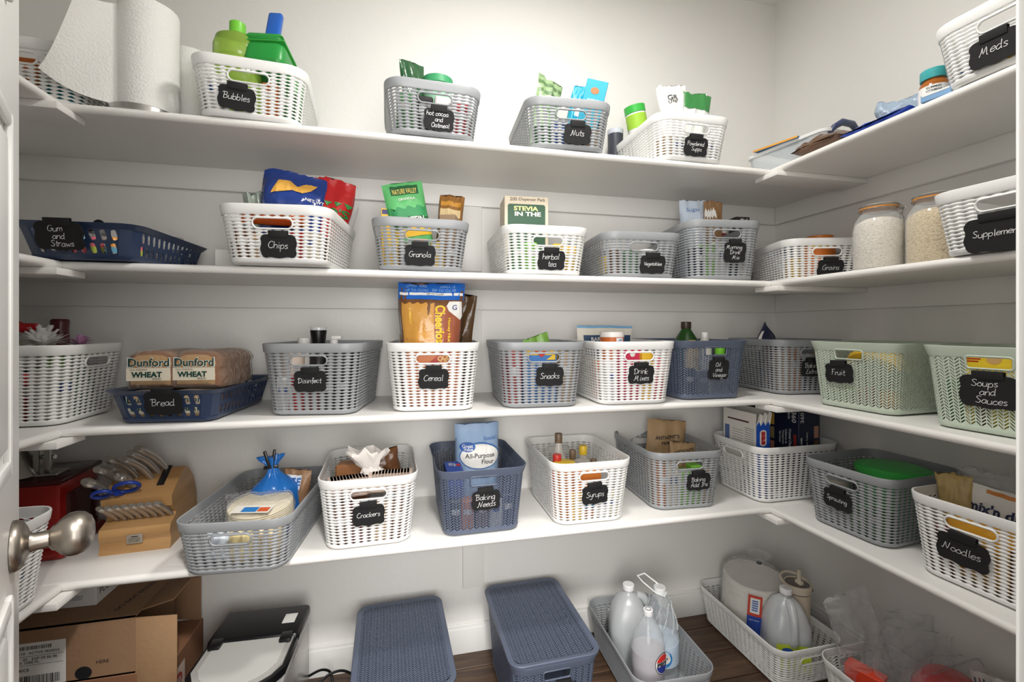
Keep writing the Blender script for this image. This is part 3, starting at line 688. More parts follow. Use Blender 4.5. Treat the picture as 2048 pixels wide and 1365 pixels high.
def bag(name, label, cat, loc, rz, w, h, d, m, seed=0, kind='stand', crumple=1, lean=0, roll=0, group=None, topw=1.0, part='pouch'):
    t = thing(name, label, cat, loc, 0, group)
    t.rotation_euler = (Matrix.Rotation(rz, 3, 'Z') @ Matrix.Rotation(roll, 3, 'Y') @ Matrix.Rotation(lean, 3, 'X')).to_euler()
    g = Bag(w, h, d, seed, kind, crumple, topw); v, f = g.mesh(); ob(part, me_new(part, v, f, bumpy(m), 60), t)
    return t, g
def bpatch(t, g, m, a0, a1, b0, b1, name='printed_band', **k):
    v, f = g.patch(a0, a1, b0, b1, **k); return ob(name, me_new(name, v, f, m, 60), t)
def btext(t, g, m, s, cx, cy, w=None, h=None, bold=.01, shear=0, rot=0, off=.0018, L_=.012):
    return lettering(t, m, [dense(*fit_text(s, cx, cy, w, h, bold, shear, rot), L_)], g.fn(off))
def carton(name, label, cat, loc, rz, w, d, h, m, lean=0, roll=0, b=.0012, group=None, part='carton'):
    t = thing(name, label, cat, loc, 0, group)
    t.rotation_euler = (Matrix.Rotation(rz, 3, 'Z') @ Matrix.Rotation(roll, 3, 'Y') @ Matrix.Rotation(lean, 3, 'X')).to_euler()
    MB().box(-w/2, w/2, -d/2, d/2, 0, h, b, seg=1).obj(part, m, t)
    return t
def face(d, side='front', off=.0006, w=0, h=0):
    if side == 'front': return lambda x, y: Vector((x, -d/2-off, y))
    if side == 'right': return lambda x, y: Vector((w/2+off, x, y))
    if side == 'left': return lambda x, y: Vector((-w/2-off, -x, y))
    if side == 'top': return lambda x, y: Vector((x, y, h+off))
def deco(t, fn, m, geos, name='lettering'): return lettering(t, m, geos, fn, name)
def bottle(name, label, cat, loc, body, m, cap=None, capm=None, lab=None, labm=None, sx=1, sy=1, rz=0, lean=0, roll=0, n=32, group=None, part='bottle_body', liq=None, liqm=None):
    t = thing(name, label, cat, loc, 0, group); t.rotation_euler = (Matrix.Rotation(rz, 3, 'Z') @ Matrix.Rotation(roll, 3, 'Y') @ Matrix.Rotation(lean, 3, 'X')).to_euler()
    MB().lathe(body, n, sx=sx, sy=sy).obj(part, m, t)
    if cap: MB().lathe(cap, n).obj('cap', capm, t)
    if lab: MB().lathe(lab, n, sx=sx, sy=sy).obj('label_band', labm, t)
    if liq: MB().lathe(liq, n, sx=sx, sy=sy).obj('contents', liqm, t)
    return t
def capprof(r, z0, z1): return [(r*.98, z0), (r, z0+.001), (r, z1-.0015), (r*.93, z1), (0, z1)]
def spot(u, v, Y, zb): 
    p = P(u, v, y=Y); return Vector((p.x, Y, zb)), p.z-zb
def wpx(px, x, y): return px*(x*SY_+y*CY_)/CAM_F
ZB = {1: Z1+.0065, 2: Z2+.0065, 3: Z3+.0065, 4: Z4+.0065, 0: .0065}

# packets and tins standing low in the baskets, seen through the slots
CN = {'orange': (205, 110, 40), 'red': (178, 40, 38), 'yellow': (226, 184, 50), 'green': (60, 122, 62), 'lime': (120, 190, 60), 'blue': (40, 84, 160), 'navy': (30, 38, 70), 'brown': (110, 72, 46), 'tan': (190, 158, 118),
      'black': (26, 24, 26), 'white': (228, 226, 222), 'teal': (40, 140, 150), 'pink': (220, 90, 110), 'grey': (150, 152, 154), 'cream': (226, 214, 186), 'maroon': (96, 30, 34), 'gold': (196, 150, 60)}
def fill(key, row, hfr=.72, back=None, place=None):
    fr = BK[key]; pat = 'tray' if fr.H < .1 else 'basket'; ti = place or fr.title
    Wb = fr.Wt-.05; rr = random.Random(key)
    for r_, items in enumerate((row, back or [])):
        n = len(items); 
        if not n: continue
        pos = ['far left', 'left', 'middle', 'right', 'far right'] if n == 5 else ['far left', 'inner left', 'inner right', 'far right'] if n == 4 else ['left', 'middle', 'right'] if n == 3 else ['left', 'right'] if n == 2 else ['middle']
        cw = Wb/n; yc_ = -fr.Lt/2+(.055 if r_ == 0 else .135)
        for i, cn in enumerate(items):
            if not cn: continue
            tin = cn[0] == '*'; cn = cn.strip('*'); h = (fr.H-.02)*hfr*rr.uniform(.85, 1.1); x = -Wb/2+cw*(i+.5); w_ = cw*.90
            lab = '%s %s, %s of the %s row inside the %s %s' % (cn, 'tin' if tin else 'packet', pos[i], 'front' if r_ == 0 else 'second', ti, pat)
            loc = fr.w(x, yc_, .0068)
            if tin:
                rad = min(w_/2, .036); bottle('tin', lab, 'tin', loc, [(rad*.96, 0), (rad, .003), (rad, h-.003), (rad*.96, h), (rad*.9, h-.002), (0, h-.002)], C(CN[cn], .4), n=20, part='tin_body', group='tins inside the baskets')
                continue
            t = carton('packet', lab, 'packet', loc, fr.rz+rr.uniform(-.06, .06), w_, .046, h, C(CN[cn], .45), b=.004, group='packets inside the baskets')
            deco(t, face(.046, w=w_), C(CN['white' if cn not in ('white', 'cream') else 'blue'], .6), [rect2(-w_*.3, w_*.3, h*.55, h*.72)], 'printed_panel')

GLASSY = film('clear_glass', (232, 236, 236), .16, .04, .05, 6)

# ================================================================== TOP SHELF
fill('farleft', ['navy', 'orange', 'teal'], .8, ['brown', 'tan'], 'far left top shelf')
p, h = spot(299, 70, 1.435, Z1)
t = thing('paper_towel_holder', 'steel paper towel holder with a full white roll and a loose hanging sheet', 'paper towel', p)
MB().lathe([(.078, 0), (.080, .003), (.079, .017), (.075, .020), (0, .020)], 48, T(-.012, 0, 0)).obj('steel_base', STEEL, t)
MB().lathe([(.006, .02), (.006, .345), (.011, .350), (.011, .362), (0, .366)], 16).obj('steel_rod', STEEL, t)
TOWEL = mat('towel_paper', (240, 239, 235), .9, bump=.35, bump_scale=190)
MB().lathe([(.022, .0205), (.066, .0205), (.067, .024), (.067, .296), (.066, .300), (.022, .300)], 64).obj('paper_roll', TOWEL, t)
# loose sheet leaving the roll tangentially to the left and curling
v = []; f = []; NU, NV = 22, 16
for j in range(NV+1):
    b = j/NV
    for i in range(NU+1):
        a = i/NU; L0 = .050+.080*(1-b)
        x = -.052-L0*a-.012*math.sin(a*3)*(1-b); y = -.042-.062*a+.014*math.sin(a*3.1+b)*a; z = .023+.262*b-.03*a*b+.045*(1-b)**3*a*a
        v.append((x, y, max(z, .003)))
for j in range(NV):
    for i in range(NU): k = j*(NU+1)+i; f.append([k, k+1, k+NU+2, k+NU+1])
ob('loose_sheet', solid(v, f, TOWEL, .0008, 60), t)
p, h = spot(384, 78, 1.60, Z1)
t = thing('paper_towel_holder', 'second white paper towel roll, behind the holder and left of the Bubbles basket', 'paper towel', p)
MB().lathe([(.070, 0), (.072, .003), (.070, .014), (0, .016)], 40).obj('steel_base', STEEL, t)
MB().lathe([(.006, .016), (.006, .285), (.012, .288), (.012, .298), (0, .302)], 16).obj('steel_rod', STEEL, t)
MB().lathe([(.020, .0165), (.062, .0165), (.063, .02), (.063, .276), (.020, .279)], 48).obj('paper_roll', TOWEL, t)

# Bubbles basket
GT = mat('green_bottle', (176, 214, 90), .15, trans=.55); GT2 = mat('dark_green_plastic', (38, 148, 62), .35); BLUEP = C((30, 96, 190), .35)
p, h = spot(465, 66, 1.455, ZB[1])
t = bottle('bubble_jug', 'translucent lime green bubble jug with ribbed shoulders in the Bubbles basket', 'jug', p, [(.058, 0), (.062, .006), (.062, .10), (.058, .107), (.062, .114), (.062, .19), (.058, .196), (.062, .202), (.062, h-.045), (.055, h-.02), (.03, h-.008), (.02, h)], GT, capprof(.021, h-.006, h+.028), C((120, 205, 60), .4), sx=1, sy=.85)
p, h = spot(548, 60, 1.50, ZB[1])
t = bottle('bubble_bottle', 'green bubble bottle with chunky dark green cap and blue wand handle', 'bottle', p+Vector((.035, .04, 0)), [(.045, 0), (.05, .006), (.05, .13), (.046, .138), (.05, .146), (.044, .185), (.03, .195)], mat('green_bottle2', (80, 176, 90), .2, trans=.4), n=28)
mb = MB(); M_ = T(-.035, -.095, .215, rx=math.radians(-12), rz=math.radians(-8))
mb.box(-.056, .056, -.04, .07, -.05, .028, .022, M_, 4); mb.box(-.050, .050, -.042, .068, .024, .05, .012, M_, 3); mb.obj('cap_block', GT2, t)
mb = MB(); mb.box(-.0575, .0575, -.042, .071, .0205, .024, .001, M_, 1); mb.box(-.052, .052, -.043, .069, .0345, .0375, .001, M_, 1); mb.obj('cap_ribs', C((60, 170, 70), .4), t)
mb = MB(); mb.box(-.020, .020, -.008, .012, .04, .17, .007, M_ @ T(0, 0, 0, rx=math.radians(-6)), 3); mb.obj('wand_handle', BLUEP, t)
fill('bubbles', ['white', None, None, 'orange', 'green'][:5], .8, place='Bubbles')

# hot cocoa basket
bx = BK['cocoa']
p, h = spot(838, 131, 1.47, ZB[1])
t, g = bag('cocoa_pouch', 'dark green foil pouch folded over, topping the hot cocoa and Oatmeal basket', 'pouch', p, .5, .085, h, .05, C((44, 84, 52), .3), 3, 'stand', 1.2, roll=-.1)
p, h = spot(875, 162, 1.47, ZB[1])
t = bottle('lidded_tub', 'green lidded tub in the hot cocoa and Oatmeal basket', 'tub', p, [(.036, 0), (.042, .004), (.046, h-.022)], C((150, 200, 170), .5), capprof(.049, h-.024, h), C((60, 150, 100), .45), n=32)
fill('cocoa', ['green', 'black', 'white', 'red'], .85)

# Nuts basket
p, h = spot(1068, 152, 1.52, ZB[1])
t, g = bag('nut_pouch', 'pale green striped nut pouch leaning out of the left of the Nuts basket', 'pouch', p+Vector((-.03, 0, 0)), .35, .105, h+.01, .045, C((150, 176, 130), .4), 5, 'stand', 1.3, roll=.22)
for k in range(4): bpatch(t, g, C((96, 128, 84), .45), -.95, .95, .60+k*.10, .64+k*.10, 'printed_stripe')
TURQ = C((30, 160, 190), .45)
p, h = spot(1128, 170, 1.53, ZB[1])
t, g = bag('nut_pouch', 'turquoise foil pouch behind the turquoise nut carton', 'pouch', p, -.2, .075, h, .04, TURQ, 8, 'stand', 1.3, roll=.25)
bpatch(t, g, WHITEPAPER, -.4, .5, .62, .74, 'printed_panel')
p, h = spot(1172, 178, 1.47, ZB[1])
t = carton('nut_carton', 'turquoise carton picturing one almond, tilted in the Nuts basket', 'carton', p+Vector((-.018, 0, 0)), math.radians(-16), .070, .10, h, TURQ, roll=math.radians(14), lean=math.radians(4))
deco(t, face(.10), C((176, 116, 70), .6), [ell2(-.002, h-.035, .014, .011)], 'almond_print'); deco(t, face(.10), WHITEPAPER, [fit_text('ALMOND', 0, h-.065, .04), fit_text('MILK', 0, h-.08, .03)])
deco(t, face(.10, 'right', w=.070), C((196, 200, 196), .5), [rect2(-.045, .045, .05, h-.006)], 'side_panel')
fill('nuts', ['green', 'blue', 'brown', 'tan'], .62)

# Powdered Supps basket
p, h = spot(1282, 222, 1.62, ZB[1])
t = bottle('supplement_jar', 'white jar with bright green lid and lime label, leaning in the Powdered Supps basket', 'jar', p+Vector((.025, 0, .01)), [(.036, 0), (.038, .004), (.038, h-.03), (.034, h-.026)], C((240, 240, 238), .4), capprof(.039, h-.028, h), C((60, 180, 70), .4), [(.0386, h-.085), (.0386, h-.034)], C((160, 205, 60), .5), roll=math.radians(-14), lean=math.radians(5))
p, h = spot(1243, 246, 1.60, ZB[1])
t = bottle('supplement_jar', 'dark jar with white lid beyond the left wall of the Powdered Supps basket', 'jar', Vector((p.x+.004, 1.66, Z1)), [(.028, 0), (.03, .003), (.03, h-.014)], C((60, 62, 72), .4), capprof(.031, h-.016, h+.004), C((200, 205, 215), .4), n=24)
p, h = spot(1355, 172, 1.50, ZB[1])
t, g = bag('supplement_pouch', 'white pouch lettered GR UNF with a torn open top in the Powdered Supps basket', 'pouch', p, -.25, .10, h, .05, WHITEPAPER, 11, 'stand', 1.8, roll=-.08)
btext(t, g, INK, 'GR', .0, h-.045, .035); btext(t, g, INK, 'UNF', .0, h-.062, .035)
p, h = spot(1416, 192, 1.49, ZB[1])
t, g = bag('supplement_pouch', 'green topped white pouch at the right of the Powdered Supps basket', 'pouch', p, -.15, .112, h, .04, C((226, 228, 224), .4), 14, 'stand', 1.3, roll=.16)
bpatch(t, g, C((60, 132, 70), .35), -1, 1, .80, 1.0, 'green_band', off=.002); bpatch(t, g, C((60, 132, 70), .35), -1, 1, .80, 1.0, 'green_band', off=.002, side=1)
fill('powder', ['tan', 'white', 'lime', 'white', 'white'], .6)

# clear bin, board book and packs in the right corner
t = thing('clear_bin', 'clear plastic bin with a navy swing handle in the right corner of the top shelf', 'bin', (1.405, 1.375, Z1), math.radians(9))
sh = Shell(.165, .27, .19, .30, .095, .02, .025)
cl = []
for i in range(60):
    x0 = sh.per*i/60; x1 = sh.per*(i+1)/60; k = len(cl); cl += [(x0, x1)]
V = []; Fc = []
for j in range(5):
    for i in range(60): V.append(sh.pt(sh.per*i/60, .002+.093*j/4))
for j in range(4):
    for i in range(60): Fc.append([j*60+i, j*60+(i+1) % 60, (j+1)*60+(i+1) % 60, (j+1)*60+i])
Fc.append(list(range(60))[::-1])
ob('bin_wall', solid(V, Fc, film('clear_bin', (222, 228, 230), .45, .2, .03), .0018, 50), t)
v, f, _ = ring(sh, [(.086, .0), (.086, .006), (.0955, .006), (.0955, -.001)]); ob('rim', me_new('rim', v, f, C((236, 238, 238), .3), 40), t)
MB().tube([(-.07, -.145, .080), (-.06, -.156, .10), (-.03, -.162, .118), (.02, -.162, .120), (.06, -.156, .105), (.075, -.145, .08)], [.006, .009, .011, .011, .009, .006], 12).obj('handle', C((54, 66, 100), .4), t)
t = thing('board_book', 'thin blue picture book lying tilted on the clear bin', 'book', (1.395, 1.40, Z1+.0965), math.radians(10), rx=math.radians(2.5))
MB().box(-.105, .105, -.09, .08, 0, .006, .001).obj('cover', C((44, 104, 150), .4), t); MB().box(-.107, -.1055, -.091, .081, -.0004, .0064, .0005).obj('spine', C((226, 160, 60), .5), t)
MB().box(.02, .09, -.091, -.0902, .0006, .0052).obj('page_edge', C((236, 222, 150), .5), t)
BRCR = C((104, 78, 60), .25)
t, g = bag('crinkled_pack', 'shiny brown crinkled pack lying at the corner of the top right shelf', 'pack', (1.40, 1.205, Z1+.032), math.radians(90), .17, .125, .060, BRCR, 21, 'pillow', 2.0, lean=math.radians(-90))
t, g = bag('crinkled_pack', 'brown pack with red and white print behind the crinkled brown pack', 'pack', (1.50, 1.115, Z1+.022), math.radians(90), .14, .10, .038, C((92, 74, 66), .3), 22, 'pillow', 1.4, lean=math.radians(-90))
btext(t, g, WHITEPAPER, 'CHOC', .0, .06, .09, off=.0022); bpatch(t, g, C((200, 60, 56), .4), -.9, -.55, .3, .7, 'red_print')
t, g = bag('blue_flat_pack', 'long bright blue flat pack lying on the right top shelf', 'pack', (1.352, 1.010, Z1+.016), math.radians(90), .20, .08, .024, C((30, 70, 180), .2), 23, 'pillow', 1.4, lean=math.radians(-90))
bpatch(t, g, WHITEPAPER, -.45, -.35, .1, .5, 'printed_panel')
t, g = bag('blue_clear_bag', 'pale blue see-through bag behind the bright blue pack', 'bag', (1.43, 1.03, Z1+.003), math.radians(-60), .15, .115, .07, film('blue_film', (176, 200, 224), .62, .2, .6), 24, 'pillow', 2.4)
p = P(1857, 190, x=1.335)
JH = .105
t = bottle('vitamin_jar', 'amber jar with teal lid and white label on the right top shelf', 'jar', (1.315, .885, Z1), [(.028, 0), (.031, .004), (.031, .052), (.028, .064), (.023, .069), (.023, .074)], mat('amber', (190, 110, 36), .15, trans=.35), capprof(.028, .072, .097), C((64, 170, 172), .35), [(.0314, .008), (.0314, .052)], WHITEPAPER)
cyl = lambda r, a0: (lambda x, y: Vector((r*math.cos(a0+x/r), r*math.sin(a0+x/r), y)))
lettering(t, INK, [dense(*fit_text('GUMMIES', 0, .046, .030)), dense(*fit_text('VITAMINS', 0, .038, .032)), dense(*fit_text('daily chew', 0, .028, .03)), dense(*fit_text('90 count', 0, .018, .02))], cyl(.0319, math.radians(-148)))
t = carton('flat_card', 'small blue and white card pack lying before the amber jar', 'pack', (1.270, .845, Z1), math.radians(-80), .06, .03, .018, C((120, 160, 200), .4)); deco(t, face(.03), WHITEPAPER, [rect2(-.027, .027, .013, .017)], 'printed_panel')
t = carton('white_packet', 'small white packet between the amber jar and the Meds basket', 'packet', (1.40, .855, Z1+.001), math.radians(-70), .05, .02, .085, WHITEPAPER, roll=.05)
fill('meds', ['white', 'yellow', 'white'], .35)

# ================================================================== SECOND SHELF
# gum tray
RB = [(240, 120, 130), (250, 170, 60), (200, 220, 90), (120, 190, 220), (240, 140, 190)]
fr = BK['gum']
for k, (x, y) in enumerate(((-.005, -.10), (.035, -.105), (.075, -.10), (-.045, -.095), (.02, -.055), (.065, -.055))):
    c1 = RB[k % 5]
    t = bottle('gum_tube', '%s striped gum tube, number %s from the left in the Gum and Straws tray' % (('pink', 'orange', 'lime', 'sky blue', 'rose', 'coral')[k], ('three', 'four', 'six', 'one', 'two', 'five')[k]), 'gum tube', fr.w(x, y, .007), [(.012, 0), (.0145, .003), (.0145, .055), (.010, .062), (0, .064)], C(c1, .35), n=18, lab=[(.0148, .02), (.0148, .036)], labm=C(RB[(k+2) % 5], .4), group='gum tubes in the navy tray')
t = thing('scoop', 'black plastic scoop with clover shaped handle at the left of the Gum tray', 'scoop', fr.w(-.062, .0, .01), .2)
MB().box(-.006, .006, -.003, .003, .0, .10, .002).obj('stem', BLACK, t); mb = MB()
for a, b in ((-.014, .098), (.014, .094), (.0, .114)): mb.lathe([(0, -.003), (.012, -.003), (.013, 0), (.012, .003), (0, .003)], 18, T(a, 0, b, rx=math.pi/2))
mb.obj('clover_head', BLACK, t)
t = thing('straw_bundle', 'bundle of black and silver straws in the Gum and Straws tray', 'straws', fr.w(-.06, -.06, .012), fr.rz); rr = random.Random(3)
for k in range(14):
    x = -.03+.06*rr.random(); MB().tube([(x-.02, -.055, .004+.03*rr.random()), (x+.03, .15, .01+.04*rr.random())], .003, 8).obj('straw', BLACK if k % 3 else C((190, 192, 196), .3), t)
t, g = bag('clear_bag', 'clear plastic bag slumped over the Gum and Straws tray', 'bag', fr.w(.045, .03, .03), fr.rz+.4, .21, .075, .15, CLEARF, 31, 'pillow', 2)
t = carton('white_box', 'low white box between the Gum tray and the Chips basket', 'box', (-.5, 1.62, Z2), .1, .13, .10, .075, C((232, 230, 226), .5))
# chips basket
TB = C((32, 60, 132), .22); TR = C((186, 34, 36), .22)
p, h = spot(580, 352, 1.47, ZB[2])
t, g = bag('chip_bag', 'shiny blue tortilla chip bag with yellow chip picture, on top of the Chips basket', 'chip bag', p+Vector((-.012, 0, 0)), .2, .185, h+.005, .13, TB, 41, 'sack', 1.8, roll=.12)
YC = C((222, 168, 70), .5)
def poly_on(t, g, m, pts, name, off=.0016):
    bm = bmesh.new(); vs = [bm.verts.new((a, b, 0)) for a, b in pts]; bm.faces.new(vs); bmesh.ops.triangulate(bm, faces=bm.faces[:])
    bmesh.ops.subdivide_edges(bm, edges=bm.edges[:], cuts=4, use_grid_fill=True)
    bm.verts.index_update(); v = [(q.co.x, q.co.y) for q in bm.verts]; f = [[q.index for q in p_.verts] for p_ in bm.faces]; bm.free()
    return lettering(t, m, [(v, f)], g.fn(off), name)
poly_on(t, g, YC, [(-.065, h-.075), (-.05, h-.03), (-.02, h-.025), (.0, h-.04), (.02, h-.025), (.05, h-.022), (.035, h-.045), (.015, h-.06), (-.01, h-.055), (-.035, h-.065)], 'chip_picture', .003)
btext(t, g, WHITEPAPER, 'NET WT', .05, h-.075, .05, off=.003)
MB().box(-.012, .012, -.012, .004, h*.93, h+.012, .005).obj('bag_clip', BLACK, t, rot=(0, 0, 0), loc=(.055, 0, -.005))
p, h = spot(680, 362, 1.50, ZB[2])
t, g = bag('chip_bag', 'shiny red chip bag lettered TITO\'S in a clear outer bag, right of the blue one', 'chip bag', p+Vector((-.035, 0, 0)), -.15, .105, h-.002, .10, TR, 43, 'sack', 1.8, roll=.14, topw=1.25)
btext(t, g, C((40, 120, 60), .4), "TITO'S", .005, h-.105, .095, bold=.03, off=.0026); btext(t, g, WHITEPAPER, 'Free', -.03, h-.035, .035, bold=.02, off=.003)
for k in range(5):
    a = -.05+.022*k; poly_on(t, g, C((54, 140, 70), .4), [(a, h-.072), (a+.018, h-.074), (a+.009, h-.088)], 'pennant_print', .003)
t, g = bag('clear_bag', 'clear bag bunched behind the red chip bag', 'bag', p+Vector((-.03, .06, 0)), 0, .10, h+.004, .06, CLEARF, 44, 'sack', 2, roll=.16, topw=1.2)
p, h = spot(560, 408, 1.37, ZB[2])
t, g = bag('snack_pack', 'orange and red snack pack lying in the front of the Chips basket', 'pack', BK['chips'].w(-.025, -.085, .115), .15, .17, .045, .06, C((196, 92, 36), .3), 45, 'pillow', 1.2)
p, h = spot(474, 383, 1.44, ZB[2])
t, g = bag('silver_pouch', 'small silver and green pouch at the left of the Chips basket', 'pouch', p+Vector((.0, .02, 0)), .4, .06, h, .04, C((150, 160, 150), .25), 46, 'stand', 2, roll=-.1)
fill('chips', ['brown', 'tan', 'red', 'red', 'cream'], .62, ['gold', 'brown'])
# granola basket
p, h = spot(833, 370, 1.47, ZB[2])
NVG = C((96, 182, 110), .4); NVD = C((30, 92, 52), .4)
t, g = bag('granola_pouch', 'green granola pouch lettered NATURE VALLEY GRANOLA PROTEIN, tilted in the Granola basket', 'pouch', p+Vector((.012, 0, 0)), .08, .125, h+.004, .06, NVG, 51, 'stand', .6, roll=math.radians(-12), lean=math.radians(2))
bpatch(t, g, NVD, -.66, .72, (h-.038)/h, (h-.010)/h, 'name_panel', off=.0012); btext(t, g, C((236, 214, 120), .5), 'NATURE VALLEY', .002, h-.024, .076, .016, .01, off=.0026)
btext(t, g, WHITEPAPER, 'GRANOLA', .004, h-.048, .052, off=.0022)
bpatch(t, g, C((50, 140, 84), .4), -.98, .98, .60, .72, 'mountain_print', off=.0010, edge=.03); bpatch(t, g, NVD, -.98, .98, .50, .61, 'mountain_print', off=.0016, edge=.02)
bpatch(t, g, C((236, 190, 50), .4), -.98, .98, .40, .50, 'yellow_band', off=.0014)
btext(t, g, WHITEPAPER, 'PROTEIN', .002, h*.585, .085, .020, .02, off=.0034)
p, h = spot(898, 392, 1.52, ZB[2])
t, g = bag('granola_pouch', 'brown granola pouch with a clear end, right of the green pouch', 'pouch', p+Vector((-.01, 0, 0)), -.2, .08, h, .05, C((150, 104, 50), .35), 52, 'stand', 1.5, roll=.12)
bpatch(t, g, C((226, 200, 150), .4), -.8, .8, .72, .82, 'printed_band'); bpatch(t, g, C((206, 148, 60), .4), -.8, .8, .86, .92, 'printed_band')
p, h = spot(770, 424, 1.50, ZB[2])
t = carton('granola_bar_box', 'yellow granola bar box at the left of the Granola basket', 'carton', p, .02, .065, .09, h, C((238, 190, 44), .45)); deco(t, face(.09), C((60, 56, 110), .5), [rect2(-.03, .03, h-.018, h-.004)], 'printed_panel')
p, h = spot(812, 424, 1.60, ZB[2])
t = carton('granola_bar_box', 'dark blue granola bar box behind the green pouch', 'carton', p, .0, .06, .06, h-.002, C((44, 54, 120), .45))
p, h = spot(912, 430, 1.45, ZB[2])
t = carton('granola_bar_box', 'tan bar wrapper lying at the right of the Granola basket', 'carton', p, -.3, .05, .04, h-.005, C((140, 116, 90), .35))
fill('granola', ['yellow', 'brown', 'orange', 'yellow', 'brown'], .66, None)
# herbal tea basket
p, h = spot(1042, 402, 1.50, ZB[2])
t = carton('sweetener_box', 'cream sweetener box lettered 200 Dispenser Pack STEVIA IN THE, in the herbal tea basket', 'carton', p, math.radians(-4), wpx(86, p.x, 1.5), .11, h, C((226, 212, 190), .6))
W_ = wpx(86, p.x, 1.5); fc = face(.11)
deco(t, fc, C((56, 92, 70), .5), [(stadium(0, h*.5-.012, W_*.86, h-.028, .008), [list(range(24))])], 'green_panel')
fc2 = face(.11, off=.0014)
deco(t, fc, C((80, 64, 48), .6), [fit_text('200', -W_*.30, h-.010, W_*.16), fit_text('Dispenser Pack', W_*.13, h-.011, W_*.60), rect2(-W_*.19, -W_*.185, h-.016, h-.005)])
deco(t, fc2, C((222, 226, 160), .6), [fit_text('STEVIA', -.002, h-.040, W_*.56, .015, .04)]); deco(t, fc2, WHITEPAPER, [fit_text('IN THE', .004, h-.058, W_*.6, .014, .04)])
fill('tea', ['green', 'lime', 'green', 'yellow', 'yellow'], .72, ['tan', None, 'green'])
# vegetables
fill('veg', ['*brown', '*green', '*white', '*grey'], .66, ['*yellow', '*grey', '*white'])
# morning drink mix
p, h = spot(1388, 403, 1.56, ZB[2])
t, g = bag('paper_sack', 'torn white and pale blue paper sack in the Morning Drink Mix basket', 'sack', p, -.1, .115, h, .08, C((206, 218, 234), .7), 61, 'sack', 1.6)
btext(t, g, C((130, 160, 206), .7), 'Sugar', -.015, h-.04, .05, shear=.2, off=.003)
p, h = spot(1425, 404, 1.52, ZB[2])
t, g = bag('paper_sack', 'folded brown kraft paper bag beside the white sack in the Morning Drink Mix basket', 'sack', p, -.1, .075, h, .05, C((150, 114, 78), .8), 62, 'sack', 1.4)
bpatch(t, g, WHITEPAPER, -.98, .1, .80, .89, 'torn_paper', edge=.03)
p, h = spot(1478, 437, 1.60, ZB[2])
t = carton('drink_carton', 'black drink carton lettered Ned at the back of the Morning Drink Mix basket', 'carton', p, -.1, .06, .05, h, C((44, 40, 40), .5)); deco(t, face(.05), WHITEPAPER, [fit_text('Mud', .005, h-.012, .03)])
fill('morning', ['navy', 'lime', 'white', 'navy', 'white'], .68)
# grains
p, h = spot(1535, 455, 1.63, ZB[2])
t = bottle('white_lid_tub', 'maroon tub with white lid behind the Grains basket', 'tub', Vector((1.275, 1.66, Z2)), [(.03, 0), (.034, .003), (.036, h-.028)], C((150, 60, 56), .45), capprof(.038, h-.03, h-.006), C((236, 234, 230), .4))
fr = BK['grains']
t, g = bag('grain_pouch', 'blue and white grain pouch lying at the back left of the Grains basket', 'pouch', fr.w(-.055, .02, .05), fr.rz+.25, .13, .125, .05, C((176, 196, 216), .4), 63, 'stand', 1.4, roll=-.3)
bpatch(t, g, C((60, 76, 120), .4), -.8, .8, .6, .74, 'printed_band')
ORJ = C((214, 108, 40), .35)
t = bottle('orange_canister', 'orange canister with amber screw lid and yellow label in the Grains basket', 'canister', fr.w(.035, -.06, .0065), [(.048, 0), (.052, .004), (.052, .148), (.047, .153)], ORJ, capprof(.046, .152, .170), C((206, 124, 48), .35), [(.0526, .06), (.0526, .144)], C((222, 120, 40), .4), n=40)
lettering(t, C((236, 200, 50), .5), [grid2(-.045, .03, .125, .141)], cyl(.0532, math.radians(-118)), 'yellow_print'); lettering(t, INK, [dense(*fit_text('Nutrition Facts', -.006, .133, .055))], cyl(.0538, math.radians(-118)))
fill('grains', ['yellow', None, None, 'navy'], .6); fill('grains', [], .6)
# clip top jars
def clip_jar(label, loc, h, r, fillrgb, seedm, rz):
    t = thing('clip_top_jar', label, 'jar', loc, rz, 'clip top glass jars on the right second shelf')
    body = [(r*.93, 0), (r, .008), (r, h*.60), (r*.93, h*.70), (r*.74, h*.80), (r*.66, h*.84), (r*.66, h*.875)]
    MB().lathe(body, 48).obj('glass_body', GLASSY, t)
    MB().lathe([(0, .006), (r*.90, .006), (r*.965, .012), (r*.965, h*.59), (r*.90, h*.68), (r*.55, h*.745), (0, h*.755)], 40).obj('grain_filling', seedm, t)
    MB().lathe([(r*.70, h*.876), (r*.76, h*.880), (r*.76, h*.893), (r*.70, h*.897)], 40).obj('rubber_seal', C((226, 150, 60), .5), t)
    MB().lathe([(r*.72, h*.898), (r*.75, h*.905), (r*.74, h*.925), (r*.60, h*.945), (r*.3, h*.95), (0, h*.95)], 40).obj('glass_lid', film('jar_lid', (206, 204, 196), .4, .06, .05), t)
    mb = MB(); rr_ = r*.78
    mb.tube([(rr_*math.cos(a), rr_*math.sin(a), h*.865) for a in [2*math.pi*k/32 for k in range(32)]], .0016, 6, closed=True)
    mb.tube([(rr_*.98*math.cos(a), rr_*.98*math.sin(a), h*.915) for a in [2*math.pi*k/32 for k in range(32)]], .0014, 6, closed=True)
    for sx in (-.008, .008): mb.tube([(rr_, sx, h*.915), (rr_+.010, sx, h*.90), (rr_+.012, sx, h*.86), (rr_+.004, sx, h*.80), (rr_+.006, sx*1.5, h*.74)], .0015, 6)
    mb.tube([(rr_+.006, -.012, h*.74), (rr_+.010, 0, h*.70), (rr_+.006, .012, h*.74)], .0015, 6); mb.tube([(rr_+.004, -.010, h*.87), (rr_+.014, 0, h*.875), (rr_+.004, .010, h*.87)], .0018, 6)
    mb.obj('wire_clasp', STEEL, t)
